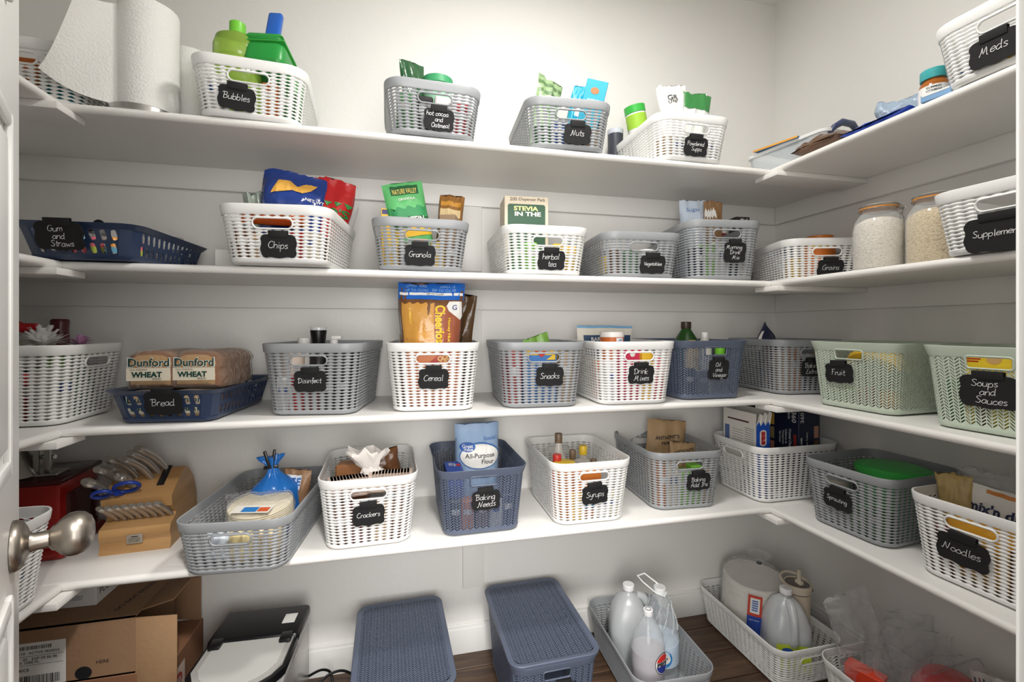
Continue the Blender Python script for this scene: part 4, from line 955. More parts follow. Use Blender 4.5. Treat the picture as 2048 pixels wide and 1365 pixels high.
def grainmat(name, c1, c2, sc):
    m = bpy.data.materials.new(name); m.use_nodes = True; nt = m.node_tree; b = nt.nodes['Principled BSDF']; tc = nt.nodes.new('ShaderNodeTexCoord')
    vo = nt.nodes.new('ShaderNodeTexVoronoi'); vo.inputs['Scale'].default_value = sc; r = nt.nodes.new('ShaderNodeValToRGB'); r.color_ramp.elements[0].color = s2l(c2)+(1,); r.color_ramp.elements[1].color = s2l(c1)+(1,); r.color_ramp.elements[1].position = .5
    mp = nt.nodes.new('ShaderNodeMapping'); mp.inputs['Scale'].default_value = (1, 1, 1.6); bp = nt.nodes.new('ShaderNodeBump'); bp.inputs['Strength'].default_value = .6; bp.inputs['Distance'].default_value = .004; bp.invert = True
    L = nt.links.new; L(tc.outputs['Object'], mp.inputs[0]); L(mp.outputs[0], vo.inputs['Vector']); L(vo.outputs['Color'], r.inputs[0]); L(r.outputs[0], b.inputs['Base Color']); L(vo.outputs['Distance'], bp.inputs['Height']); L(bp.outputs[0], b.inputs['Normal']); b.inputs['Roughness'].default_value = .8
    return m
clip_jar('clip top glass jar of white rice beside the Grains basket', (1.350, 1.052, Z2), .205, .062, None, grainmat('white_rice', (240, 232, 220), (206, 196, 180), 240), math.radians(-35))
clip_jar('clip top glass jar of tan brown rice beside the Supplements basket', (1.388, .932, Z2), .205, .062, None, grainmat('brown_rice', (226, 206, 166), (168, 140, 96), 240), math.radians(-110))
fill('supp', ['white', 'grey', 'white'], .5)
t = bottle('supplement_jar', 'dark capped clear jar standing in the Supplements basket', 'jar', BK['supp'].w(.045, -.02, .0065), [(.035, 0), (.038, .004), (.038, .125), (.03, .132)], GLASSY, capprof(.034, .128, .148), C((40, 40, 44), .4), n=28)
# ================================================================== THIRD SHELF
# decorations basket
fr = BK['decor']
p, h = spot(60, 640, 1.50, ZB[3])
t = bottle('red_squeeze_bottle', 'red glossy squeeze bottle with a side nozzle at the left edge, in the decorations basket', 'bottle', Vector((-1.0, 1.44, ZB[3])), [(.03, 0), (.034, .004), (.034, .15), (.03, .19), (.018, .225), (.014, .245)], C((176, 24, 34), .2), n=24)
MB().tube([(0, 0, .235), (.02, -.005, .252), (.05, -.01, .242), (.085, -.015, .246)], [.018, .018, .013, .008], 12).obj('nozzle', C((176, 24, 34), .2), t)
p, h = spot(137, 621, 1.58, ZB[3])
t = bottle('maroon_candle', 'dark maroon drippy pillar candle standing up from the decorations basket', 'candle', Vector((-.965, 1.585, ZB[3])), [(.020, 0), (.021, .004), (.019, .08), (.022, .12), (.019, .16), (.022, .2), (.0195, .24), (.0215, .262), (.018, .268), (.012, .262), (0, .258)], C((84, 20, 30), .3), n=18)
def pompom(label, loc, r, rgb, n=110, L_=1.0):
    t = thing('paper_flower', label, 'flower', loc); rr = random.Random(label); mb = MB()
    for k in range(n):
        a = rr.uniform(0, 2*math.pi); e = rr.uniform(.05, 1.45); ln = r*rr.uniform(.8, 1.1)
        d = Vector((math.cos(a)*math.cos(e), math.sin(a)*math.cos(e), math.sin(e))); sdir = d.cross(Vector((0, 0, 1))).normalized()*r*.085
        q = d*ln; m_ = d*ln*.5+Vector((0, 0, r*.06)); up = sdir.cross(d).normalized()*r*.05
        mb.add([sdir*.2, -sdir*.2, m_-sdir+up, m_+sdir+up, q+sdir*.9, q-sdir*.9], [[0, 1, 2, 3], [3, 2, 5, 4]])
    mb.obj('paper_petals', C(rgb, .8), t, 60); MB().lathe([(0, -r*.3), (r*.2, -r*.15), (r*.16, r*.1), (0, r*.2)], 10).obj('centre', C(rgb, .8), t)
    return t
pompom('pink tissue paper flower at the left of the decorations basket', (-1.00, 1.415, 1.180), .055, (232, 196, 190))
pompom('white tissue paper flower in the middle of the decorations basket', (-.905, 1.43, 1.180), .058, (244, 242, 240), 130)
pompom('mauve tissue paper flower at the right of the decorations basket', (-.845, 1.49, 1.178), .035, (206, 150, 190), 90)
pompom('pale yellow tissue flower under the pink one in the decorations basket', (-.955, 1.40, 1.172), .032, (236, 226, 150))
fill('decor', ['white', 'green', 'grey'], .7, ['red', 'navy', 'black'], 'decorations')
t = carton('green_box', 'small green box seen through the handle slot of the decorations basket', 'box', fr.w(-.02, -.10, .0068), fr.rz, .05, .03, .165, C((110, 170, 70), .5))

# bread
CRUST = mat('bread_crust', (134, 82, 42), .75, noise_amt=.3, noise_scale=25, bump=.3, bump_scale=60); CRUMB = mat('bread_side', (206, 160, 100), .8, noise_amt=.25, noise_scale=30)
BAGF = film('bread_bag', (236, 228, 214), .08, .12, .8, 30); GRN = C((22, 66, 58), .5)
def loaf(label, loc, rz, cut=0, dim=(.122, .20, .098)):
    W_, D_, H_ = dim; t = thing('bread_loaf', label, 'bread', loc, rz, 'bagged wheat bread loaves in the navy tray')
    prof = [(-W_*.47, .002), (W_*.47, .002), (W_*.49, H_*.3), (W_*.46, H_*.55), (W_*.5, H_*.72), (W_*.44, H_*.88), (W_*.28, H_*.98), (0, H_), (-W_*.28, H_*.98), (-W_*.44, H_*.88), (-W_*.5, H_*.72), (-W_*.46, H_*.55), (-W_*.49, H_*.3)]
    v = []; f = []; n = len(prof); ys = [(-D_/2, .86), (-D_/2+.006, .96), (-D_/2+.015, 1), (D_/2-.015, 1), (D_/2-.006, .96), (D_/2, .86)]
    for y, s_ in ys:
        for x, z in prof: v.append((x*s_, y, H_*.5+(z-H_*.5)*s_))
    for j in range(len(ys)-1):
        for i in range(n): f.append([j*n+i, j*n+(i+1) % n, (j+1)*n+(i+1) % n, (j+1)*n+i])
    f.append(list(range(n))[::-1]); f.append([(len(ys)-1)*n+i for i in range(n)])
    ob('loaf', me_new('loaf', v, f, CRUST, 50), t)
    # bag film: same section a little larger, bunched at the back right
    v = []; f = []; ys = [(-D_/2-.003, .93), (-D_/2+.004, 1.03), (-D_*.2, 1.05), (D_*.2, 1.06), (D_/2, 1.02), (D_/2+.02, .7), (D_/2+.035, .25)]
    for j, (y, s_) in enumerate(ys):
        for i, (x, z) in enumerate(prof):
            k = 1+.03*noise.noise(Vector((i*.9, j*1.3, loc[0]*40))); v.append((x*s_*k, y, max(.0008, H_*.5+(z-H_*.5)*s_*k)))
    for j in range(len(ys)-1):
        for i in range(n): f.append([j*n+i, j*n+(i+1) % n, (j+1)*n+(i+1) % n, (j+1)*n+i])
    f.append(list(range(n))[::-1])
    ob('plastic_bag', me_new('plastic_bag', v, f, BAGF, 70), t)
    fc = face(D_+.006, off=.0012); fc2 = face(D_+.006, off=.0020); fc3 = face(D_+.006, off=.0027)
    deco(t, face(D_, off=.0005), CRUMB, [([(x*.82, H_*.5+(z-H_*.5)*.80) for x, z in prof], [list(range(n))])], 'crumb_face')
    deco(t, fc, C((232, 222, 200), .6), [rect2(-W_*.46, W_*.40, H_*.22, H_*.56)], 'paper_label')
    deco(t, fc2, WHITEPAPER, [fit_text('Dunford', -W_*.02, H_*.70, W_*.84, H_*.26, .035)], 'white_outline')
    deco(t, fc3, GRN, [fit_text('Dunford', -W_*.02, H_*.70, W_*.80, H_*.22, .015), fit_text('WHEAT', -W_*.06, H_*.38, W_*.60, H_*.15, .045)])
    deco(t, fc3, C((120, 104, 84), .6), [fit_text('OLD FASHION', -W_*.22, H_*.51, W_*.34), fit_text('BREAD', W_*.14, H_*.265, W_*.18), fit_text('NET WT 24 OZ (1 LB 8 OZ) 680g', -W_*.02, H_*.13, W_*.6)])
    return t
fr = BK['bread']
loaf('lower left bagged wheat loaf inside the Bread tray', fr.w(-.058, -.045, .0066), fr.rz, dim=(.105, .22, .078))
loaf('lower right bagged wheat loaf inside the Bread tray', fr.w(.056, -.045, .0066), fr.rz, dim=(.105, .22, .078))
a = P(318, 775, y=1.40); b = P(408, 775, y=1.40)
loaf('upper left bagged wheat loaf stacked over the Bread tray', (a.x-.004, 1.475, Z3+.0885), fr.rz+.02, dim=(.122, .18, .100))
loaf('upper right bagged wheat loaf stacked over the Bread tray', (b.x+.004, 1.470, Z3+.0885), fr.rz-.02, dim=(.122, .19, .100))

# disinfect
p, h = spot(637, 661, 1.49, ZB[3])
t = bottle('black_spray_bottle', 'black bottle with flared black cap and clear top rising from the Disinfect basket', 'bottle', p, [(.024, 0), (.026, .004), (.026, .17), (.016, .185), (.016, h-.05)], C((40, 38, 40), .3), [(.018, h-.055), (.0235, h-.004), (.024, h), (.02, h+.001), (0, h-.002)], BLACK)
MB().lathe([(.0225, h), (.023, h+.008), (.021, h+.010), (0, h+.010)], 24).obj('clear_top', film('clear_cap', (230, 232, 234), .5, .1, .05), t)
p, h = spot(609, 676, 1.50, ZB[3])
t = bottle('white_cap_bottle', 'bottle with white ribbed cap left of the black bottle in the Disinfect basket', 'bottle', p, [(.026, 0), (.028, .004), (.028, .15), (.02, .17), (.016, h-.025)], C((226, 224, 220), .45), capprof(.019, h-.028, h), C((226, 226, 224), .4))
p, h = spot(668, 672, 1.50, ZB[3])
t = bottle('pump_bottle', 'dark bottle with white pump nozzle in the Disinfect basket', 'bottle', p, [(.026, 0), (.028, .004), (.028, .14), (.02, .165), (.012, h-.03)], C((36, 34, 38), .3), capprof(.012, h-.035, h-.012), C((232, 230, 228), .4))
MB().box(-.008, .022, -.007, .007, h-.012, h, .003).obj('pump_head', C((232, 230, 228), .4), t)
for u_, c_, lb in ((690, (92, 52, 34), 'brown'), (711, (150, 154, 162), 'silver')):
    p, h = spot(u_, 688, 1.47 if u_ == 690 else 1.53, ZB[3]); bottle('capped_bottle', '%s capped bottle at the right of the Disinfect basket' % lb, 'bottle', p, [(.018, 0), (.02, .003), (.02, h-.03), (.014, h-.02)], C((50, 46, 50), .3), capprof(.0155, h-.024, h-.002), C(c_, .35), n=24)
p, h = spot(585, 688, 1.46, ZB[3]); bottle('capped_bottle', 'cream domed bottle at the left of the Disinfect basket', 'bottle', p, [(.03, 0), (.033, .004), (.033, h-.03), (.028, h-.012), (.014, h-.003), (0, h-.002)], C((206, 190, 176), .45), n=28)
fill('disinfect', ['white', 'red', 'maroon', 'black', 'black'], .62)

# cereal
p, h = spot(862, 567, 1.475, ZB[3])
CB_ = C((170, 112, 58), .22); h = min(h, Z2-TH-p.z-.003)
t, g = bag('cereal_bag', 'tall cereal bag with blue zip top lettered Cheerios sideways, in the Cereal basket', 'cereal bag', p, math.radians(-3), .198, h, .135, C((112, 74, 46), .24), 71, 'stand', 1.7, topw=1.07)
BLU = C((26, 100, 190), .3); k_ = lambda v_: (Zat(v_, p.x, 1.46)-p.z)/h
bpatch(t, g, BLU, -1, 1, k_(600), 1.0, 'zip_top_band', off=.0014); bpatch(t, g, BLU, -1, 1, k_(600), 1.0, 'zip_top_band', off=.0014, side=1)
bpatch(t, g, WHITEPAPER, -.95, .95, k_(591.5), k_(586), 'white_line', off=.0022)
bpatch(t, g, bumpy(C((160, 90, 66), .24)), .12, .93, k_(700), k_(612), 'brown_print', off=.0010, edge=.01); bpatch(t, g, bumpy(C((206, 150, 70), .24)), -.88, .12, k_(690), k_(608), 'gold_print', off=.0010, edge=.01)
btext(t, g, C((140, 180, 226), .5), 'OPEN HERE', -.045, k_(572)*h, .062, off=.003); btext(t, g, C((140, 180, 226), .5), 'RESEALABLE', .045, k_(574)*h, .05, off=.003)
btext(t, g, C((140, 180, 226), .5), 'UP TO CLOSE   ZIP TO CLOSE', -.002, k_(581)*h, .15, off=.003); btext(t, g, INK, 'ZIP TO CLOSE', .012, k_(588.8)*h, .05, off=.0032)
btext(t, g, C((246, 206, 50), .4), 'Cheerios', .030, k_(648)*h, .118, .030, .03, rot=-math.pi/2, off=.0026, L_=.01)
btext(t, g, C((246, 206, 50), .4), 'Honey Nut', .057, k_(660)*h, .075, .012, .015, rot=-math.pi/2, off=.0026); btext(t, g, C((236, 196, 80), .4), 'JUMBO', -.062, k_(632)*h, .05, .010, .02, rot=-math.pi/2, off=.0024)
poly_on(t, g, WHITEPAPER, [(.055, k_(603)*h), (.092, k_(603)*h), (.096, k_(632)*h), (.09, k_(640)*h), (.055, k_(622)*h), (.048, k_(612)*h)], 'white_badge', .003); btext(t, g, C((40, 60, 130), .5), 'G', .072, k_(615)*h, .014, off=.0042)
p2, h2 = spot(935, 590, 1.53, ZB[3])
t, g = bag('cereal_bag', 'dark brown cereal bag corner poking out behind the tall bag', 'cereal bag', p2+Vector((-.02, .02, 0)), -.3, .10, h2, .04, C((84, 62, 40), .3), 72, 'stand', 1.4, roll=.08)
p2, h2 = spot(795, 672, 1.56, ZB[3])
t, g = bag('cereal_bag', 'low gold cereal bag at the back left of the Cereal basket', 'cereal bag', p2, .1, .09, h2, .05, C((176, 130, 40), .3), 73, 'stand', 1.4)
btext(t, g, INK, 'BU', .0, h2-.03, .03, off=.003)
t = carton('cereal_carton', 'red and orange cereal carton picturing oat rings, seen through the Cereal handle', 'carton', BK['cereal'].w(.0, -.118, .0068), BK['cereal'].rz, .16, .02, .172, C((196, 116, 66), .5))
fc = face(.02); deco(t, fc, C((170, 50, 40), .5), [([(-.02, .13), (.03, .172), (.06, .172), (.0, .13)], [[0, 1, 2, 3]])], 'red_print')
mb = MB()
for x, z in ((.02, .148), (.034, .152), (.048, .149), (.06, .156), (.028, .14), (.044, .14), (.072, .15)): mb.tube([(x+.006*math.cos(a), -.0115, z+.006*math.sin(a)) for a in [2*math.pi*k/14 for k in range(14)]], .0028, 6, closed=True)
mb.obj('oat_ring_print', C((222, 180, 126), .7), t)
fill('cereal', [], .6); fr = BK['cereal']

# snacks
p, h = spot(1104, 668, 1.50, ZB[3])
t, g = bag('snack_pouch', 'green and black snack pouch slanting in the Snacks basket', 'pouch', p, .2, .10, h+.002, .04, C((130, 180, 80), .35), 81, 'stand', 1.4, roll=-.3)
bpatch(t, g, C((40, 44, 36), .4), -.6, .7, .74, .86, 'printed_band')
p, h = spot(1150, 684, 1.56, ZB[3])
t, g = bag('snack_pouch', 'clear wrapped snack pack at the back right of the Snacks basket', 'pouch', p+Vector((-.02, 0, 0)), -.2, .09, h, .04, C((176, 160, 140), .35), 82, 'stand', 1.4, roll=.3)
t = carton('snack_carton', 'blue red and yellow snack carton seen through the Snacks handle', 'carton', BK['snacks'].w(.0, -.115, .0068), BK['snacks'].rz, .11, .02, .175, C((60, 120, 190), .5)); fc = face(.02)
deco(t, fc, C((240, 200, 50), .5), [([(-.05, .155), (.05, .155), (.05, .172), (-.05, .172)], [[0, 1, 2, 3]]), ([(.02, .14), (.05, .14), (.05, .16)], [[0, 1, 2]])], 'yellow_print'); deco(t, face(.02, off=.0012), C((210, 40, 40), .5), [([(-.02, .168), (.03, .168), (.005, .148)], [[0, 1, 2]])], 'red_print')
fill('snacks', ['red', None, None, None, 'tan'], .85, ['red', 'black', 'tan', 'yellow'])
# drink mixes
p, h = spot(1208, 652, 1.60, ZB[3])
t, g = bag('drink_pouch', 'wide cream pouch lettered BAR at the back of the Drink Mixes basket', 'pouch', p+Vector((.0, .0, 0)), -.02, wpx(118, p.x, 1.6), h, .03, C((226, 222, 208), .5), 83, 'stand', .5)
bpatch(t, g, C((120, 170, 210), .45), -1, 1, .965, 1.0, 'blue_edge', off=.0014); bpatch(t, g, C((34, 68, 100), .45), -.8, .95, .55, .86, 'navy_band', off=.0012); btext(t, g, WHITEPAPER, 'BAR', -.04, h*.80, .04, off=.0026)
p, h = spot(1224, 662, 1.46, ZB[3])
t = bottle('drink_mix_tub', 'orange drink mix tub with white lid in the Drink Mixes basket', 'tub', p, [(.036, 0), (.039, .004), (.040, h-.02)], C((206, 108, 46), .4), capprof(.0415, h-.022, h-.003), C((240, 238, 234), .4))
lettering(t, C((236, 236, 236), .5), [grid2(.0, .03, h-.06, h-.024)], cyl(.0405, math.radians(-95)), 'white_print')
lettering(t, C((60, 140, 180), .5), [dense(*fit_text('G', .016, h-.038, .016))], cyl(.0411, math.radians(-95)))
t = carton('drink_carton', 'pink drink mix carton with round white seal, seen through the Drink Mixes handle', 'carton', BK['drink'].w(.0, -.118, .0068), BK['drink'].rz, .09, .02, .172, C((206, 50, 90), .5)); deco(t, face(.02), WHITEPAPER, [ell2(.0, .155, .009, .009)], 'round_seal')
fill('drink', ['white', None, None, 'yellow', 'pink'], .8, ['orange', 'blue', 'yellow', 'red'])
# oil and vinegar
p, h = spot(1372, 644, 1.53, ZB[3])
GG = mat('green_glass', (34, 84, 30), .1, trans=.25)
t = bottle('oil_bottle', 'large dark green glass bottle with black cap in the Oil and Vinegar basket', 'bottle', p, [(.040, 0), (.043, .004), (.043, h-.085), (.040, h-.065), (.018, h-.030), (.0155, h-.022)], GG, capprof(.0185, h-.026, h), C((56, 40, 34), .4))
p, h = spot(1409, 664, 1.47, ZB[3])
t = bottle('vinegar_bottle', 'slim bottle with white cap right of the green glass bottle', 'bottle', p, [(.022, 0), (.025, .004), (.025, h-.06), (.012, h-.02)], C((216, 214, 206), .3), capprof(.0125, h-.022, h-.002), C((240, 240, 238), .4))
p, h = spot(1440, 692, 1.44, ZB[3])
t = bottle('vinegar_bottle', 'clear bottle with lime green cap at the Oil and Vinegar handle', 'bottle', p, [(.026, 0), (.029, .004), (.029, h-.06), (.016, h-.028)], GLASSY, capprof(.0175, h-.03, h-.004), C((120, 200, 50), .4))
p, h = spot(1384, 680, 1.45, ZB[3])
t = bottle('oil_bottle', 'short bottle with amber cap in front of the green glass bottle', 'bottle', p, [(.022, 0), (.024, .004), (.024, h-.04), (.012, h-.012)], C((206, 180, 120), .3), capprof(.013, h-.014, h-.001), C((196, 160, 100), .4))
fill('oil', ['black', 'grey', None, None], .5)
# baking extras
p, h = spot(1533, 647, 1.53, ZB[3])
t, g = bag('baking_pouch', 'pointed navy foil pouch with white and red edge rising from the Baking Extras basket', 'pouch', p+Vector((.010, 0, 0)), .0, .095, h+.004, .045, C((34, 38, 70), .25), 91, 'point', 1.0, roll=-.10)
bpatch(t, g, C((226, 222, 218), .4), -.98, -.75, .6, .88, 'white_edge', off=.0016)
fill('extras', ['tan', 'orange', 'navy', 'navy', 'tan'], .8, ['maroon', 'yellow', 'white'])
# fruit : bananas
def banana_bunch(label, loc, rz, n=4, s=1.0):
    t = thing('banana_bunch', label, 'bananas', loc, rz)
    for k in range(n):
        off = (k-(n-1)/2)*.03*s; pts = []; R_ = .085*s
        for j in range(9):
            a = math.radians(160-140*j/8); pts.append((R_*math.cos(a)*1.0, off*(.25+.95*j/8), R_*math.sin(a)*.8+.03*s))
        MB().tube(pts, [.006*s, .011*s, .016*s, .018*s, .0185*s, .018*s, .016*s, .010*s, .005*s], 7).obj('banana', mat('banana_skin', (222, 176, 44), .5, noise_amt=.2, noise_scale=30), t)
    MB().tube([(-.078*s, 0, .055*s), (-.090*s, 0, .045*s), (-.100*s, 0, .032*s)], [.012*s, .009*s, .008*s], 8).obj('stem', C((110, 86, 40), .6), t)
fr = BK['fruit']
banana_bunch('ripe banana bunch behind the handle of the Fruit basket', fr.w(.03, -.085, .072), fr.rz, 4, 1.0)
for k, (x, y, c, nm) in enumerate(((-.06, -.09, 'green', 'green apple at the left'), (.02, -.10, 'red', 'red apple in the middle'), (.075, -.09, 'orange', 'orange at the right'), (-.02, -.04, 'orange', 'orange behind the apples'))):
    t = thing('apple' if 'apple' in nm else 'orange_fruit', nm+' low in the Fruit basket', 'fruit', fr.w(x, y, .0066)); MB().lathe([(0, .004), (.014, 0), (.028, .010), (.034, .030), (.030, .048), (.014, .058), (.004, .054), (0, .054)], 22).obj('skin', C({'green': (130, 160, 60), 'red': (150, 40, 34), 'orange': (222, 140, 40)}[c], .35), t); MB().tube([(0, 0, .053), (.002, 0, .066)], .0015, 6).obj('stem', C((80, 60, 40), .6), t)
# soups and sauces
fr = BK['soups']
t = carton('soup_carton', 'yellow soup carton with a round picture, at the handle of the Soups and Sauces basket', 'carton', fr.w(-.018, -.11, .0068), fr.rz, .085, .03, .182, C((240, 206, 50), .45)); fc = face(.03)
deco(t, fc, C((214, 170, 110), .5), [ell2(.012, .168, .014, .011)], 'bowl_print'); deco(t, fc, C((190, 40, 34), .5), [rect2(-.038, -.012, .166, .169), rect2(-.038, -.016, .160, .163), rect2(-.038, -.012, .172, .174)], 'red_print')
t = bottle('sauce_can', 'white sauce can with red round print, right of the yellow soup carton', 'tin', fr.w(.062, -.105, .0068), [(.030, 0), (.032, .003), (.032, .175), (.030, .178), (0, .176)], C((226, 220, 214), .4)); lettering(t, C((140, 30, 30), .5), [dense(*ell2(0, .165, .016, .012))], cyl(.0326, math.radians(-90)), 'red_print')
fill('soups', ['*green', '*maroon', None, None], .6, ['*green', '*grey', '*brown'])
# ================================================================== LOWEST SHELF
# red appliance
REDM = mat('red_metal', (146, 28, 24), .28, .3, coat=.3)
t = thing('red_grinder', 'deep red countertop grinder with steel hopper, on the left of the lowest shelf', 'appliance', (-1.015, 1.555, Z4), math.radians(4))
MB().box(-.10, .10, -.065, .125, .016, .205, .012).obj('red_housing', REDM, t)
MB().box(-.115, .112, -.075, .14, .0, .03, .01, seg=3).obj('red_foot', REDM, t)
MB().box(-.106, .106, -.072, .132, .204, .218, .006).obj('top_plate', C((56, 14, 14), .15), t)
MB().box(.1005, .103, -.04, .10, .05, .17, .008).obj('side_window', C((60, 34, 32), .1), t)
MB().lathe([(.075, .218), (.078, .224), (.060, .262), (.045, .285), (.045, .300), (0, .302)], 40, T(-.045, -.005, 0)).obj('steel_hopper', STEEL, t)
mb = MB(); mb.box(.020, .034, -.03, .02, .219, .300, .002); mb.box(.045, .060, -.032, -.016, .219, .305, .002); mb.box(.0, .075, -.036, .03, .218, .226, .002); mb.tube([(.0, 0, .27), (.065, -.02, .27)], .006, 12); mb.obj('hopper_bracket', STEEL, t)
mb = MB(); mb.lathe([(0, -.002), (.004, 0), (.003, .002), (0, .003)], 12, T(-.03, -.0665, .185, rx=math.pi/2)); mb.obj('screw', STEEL, t)
# knife block
WOOD = woodmat('block_wood', (156, 116, 70), (192, 150, 100), (2, 2, 14), .4)
KS = mat('knife_steel', (184, 178, 170), .32, .75); KL = math.radians(4)
t = thing('knife_block', 'light wooden knife block with curved back and small square plate', 'knife block', (-.735, 1.505, Z4), KL)
# side profile (y, z): front low step, slanted top, curved back
prof = [(-.012, 0), (.165, 0), (.190, .012), (.200, .05), (.196, .10), (.172, .15), (.130, .190), (.100, .204), (.092, .204), (-.002, .148), (.002, .118), (.032, .090), (.028, .082), (-.010, .070), (-.014, .05), (-.006, .03)]
mb = MB(); n = len(prof); v = [(-.084, y, z) for y, z in prof]+[(.084, y, z) for y, z in prof]
mb.add(v, [[i, (i+1) % n, n+(i+1) % n, n+i][::-1] for i in range(n)]+[list(range(n)), list(range(n, 2*n))[::-1]]); mb.obj('wood_body', WOOD, t, 30)
MB().box(-.019, .019, -.0145, -.0125, .026, .052, .002).obj('square_plate', C((150, 140, 126), .4), t)
deco(t, lambda x, y: Vector((x, -.0150, y)), INK, [fit_text('CHICAGO', 0, .039, .028), fit_text('CUTLERY', 0, .033, .028), ell2(.0, .045, .010, .0015)])
MB().box(.034, .052, -.001, .004, .0, .075, .001, T(0, .032, .171, rx=math.radians(-59))).obj('sharpener_slot', BLACK, t)
# knives: handles curve up and to the left-front
ax = Vector((0, -.093, -.056)).normalized(); up = Vector((0, -.52, .855))
def handle(root, L_, r, lean, nm, lab, bend=.016):
    """curved steel handle rising from the slanted face"""
    k = thing('kitchen_knife' if nm == 'k' else 'steak_knife', lab, 'knife', (0, 0, 0), 0, 'large knives in the block' if nm == 'k' else 'steak knives in the front row of the block')
    d = Vector(lean).normalized(); pts = []; R_ = []
    side = Vector((-.25, .55, .6))*bend
    for j in range(9):
        s_ = j/8; pts.append(Vector(root)+d*L_*s_+side*math.sin(s_*math.pi*1.15)*.9); R_.append(r*(.72, .80, .92, 1.0, 1.0, .98, 1.04, 1.18, .80)[j])
    MB().tube(pts, R_, 12, flat=.72).obj('steel_handle', KS, k, 60)
    MB().tube([Vector(root)-d*.035, Vector(root)+d*.002], [r*.35, r*.6], 8).obj('blade_shank', KS, k, 40)
    k.location = (-.735, 1.505, Z4); k.rotation_euler = (0, 0, KL); return k
rows = [(-.066, .012, .155, .100, 'leftmost large knife handle at the front of the block'), (-.052, .045, .175, .105, 'long knife handle behind the leftmost one in the block'), (-.030, .070, .190, .118, 'tall knife handle at the back left of the block'),
        (-.020, .035, .170, .070, 'short knife handle in the middle of the block'), (-.044, .062, .186, .080, 'small knife handle between the tall left ones'), (.010, .062, .187, .120, 'tall knife handle, front of the three at the right'), (.022, .078, .196, .125, 'tall knife handle, middle of the three at the right'), (.036, .090, .203, .128, 'tall knife handle, back of the three at the right')]
for x, y, z, L_, lab in rows: handle((x, y, z), L_*.94, .0150, (-.34, -.60, .70), 'k', lab, .012)
ords = ['first', 'second', 'third', 'fourth', 'fifth', 'sixth', 'seventh', 'eighth']
for k in range(8): handle((-.058+k*.0188, .024, .086), .082, .0095, (-.19, -.72, .68), 's', '%s steak knife handle from the left in the front row' % ords[k], .004)
k = thing('kitchen_scissors', 'kitchen scissors with two blue ring handles in the knife block', 'scissors', (-.735, 1.505, Z4), KL)
BH = C((28, 60, 150), .35)
for sx, nm in ((-1, 'left'), (1, 'right')):
    c = Vector((-.048+sx*.027, -.012+.004*sx, .178+.006*sx)); u_ = Vector((1, -.1, .22)).normalized(); w_ = Vector((-.1, -.62, .55)).normalized()
    MB().tube([c+u_*(.026+.004*sx)*math.cos(a)+w_*(.021+.004*sx)*math.sin(a) for a in [2*math.pi*q/24 for q in range(24)]], .0052, 8, closed=True).obj('ring_handle', BH, k, 60)
MB().tube([(-.046, -.006, .168), (-.040, .02, .157), (-.036, .05, .14)], [.007, .006, .005], 8).obj('pivot', BH, k)

# long grey basket
fr = BK['greylow']
RB_ = C((36, 110, 190), .25); q = fr.w(.035, .02, .007); hh_ = Zat(912, q.x, q.y)-q.z
t, g = bag('rice_bag', 'blue bag lettered DORI pinched by a black clip in the long grey basket', 'rice bag', q, .15, .15, hh_+.004, .09, RB_, 101, 'twist', 1.5, roll=-.10)
btext(t, g, WHITEPAPER, 'DORI', -.012, hh_*.38, .085, .030, .03, rot=math.pi/2, off=.003)
for k in range(6): poly_on(t, g, C((210, 226, 240), .4), [(-.06+.018*k, hh_*.12), (-.057+.018*k, hh_*.12), (-.045+.018*k, hh_*.3), (-.048+.018*k, hh_*.3)], 'white_stripe', .003)
cl = thing('bag_clip', 'black spring clip pinching the blue rice bag', 'clip', q+Vector((-.022, -.005, hh_-.03)), .1, ry=-.08)
for sx in (-1, 1): MB().box(-.004, .004, -.006, .006, 0, .05, .002, T(sx*.004, 0, 0, ry=sx*.2)).obj('clip_arm', BLACK, cl)
MB().box(-.02, .02, -.005, .005, -.006, .004, .002).obj('clip_jaw', BLACK, cl)
q = fr.w(.088, .04, .007)
t, g = bag('rice_bag', 'clear bag of tan brown rice beside the blue bag in the long grey basket', 'rice bag', q, -.3, .085, .185, .06, mat('rice_in_bag', (170, 130, 96), .4, noise_amt=.5, noise_scale=200), 102, 'stand', 1.2, roll=.05)
bpatch(t, g, C((226, 230, 236), .3), -.9, .5, .70, .92, 'white_print', off=.0016); btext(t, g, RB_, 'ICE', -.002, .152, .045, .022, .02, off=.003)
q = fr.w(-.005, -.07, .0)
t = thing('tortilla_pack', 'bag of white tortillas with colourful label lying in the long grey basket', 'tortillas', fr.w(.02, -.075, .098), fr.rz-.1, rx=.12)
for k in range(7): MB().lathe([(0, 0), (.080, 0), (.082, .002), (.080, .004), (0, .005)], 36, T(0, 0, .0055*k)).obj('tortilla', C((232, 220, 190), .8), t)
t2 = MB().lathe([(0, -.002), (.084, -.002), (.088, .02), (.083, .043), (.04, .047), (0, .048)], 36); t2.obj('plastic_bag', film('tortilla_bag', (240, 238, 232), .14, .1, .7, 30), t, 70)
lettering(t, C((226, 222, 214), .5), [grid2(-.045, .055, -.075, -.035)], lambda x, y: Vector((x, y, .049)), 'white_print')
lettering(t, C((40, 120, 190), .5), [grid2(-.02, .02, -.070, -.045)], lambda x, y: Vector((x, y, .0496)), 'blue_print'); lettering(t, C((206, 90, 40), .5), [grid2(.022, .05, -.068, -.047)], lambda x, y: Vector((x, y, .0496)), 'orange_print')
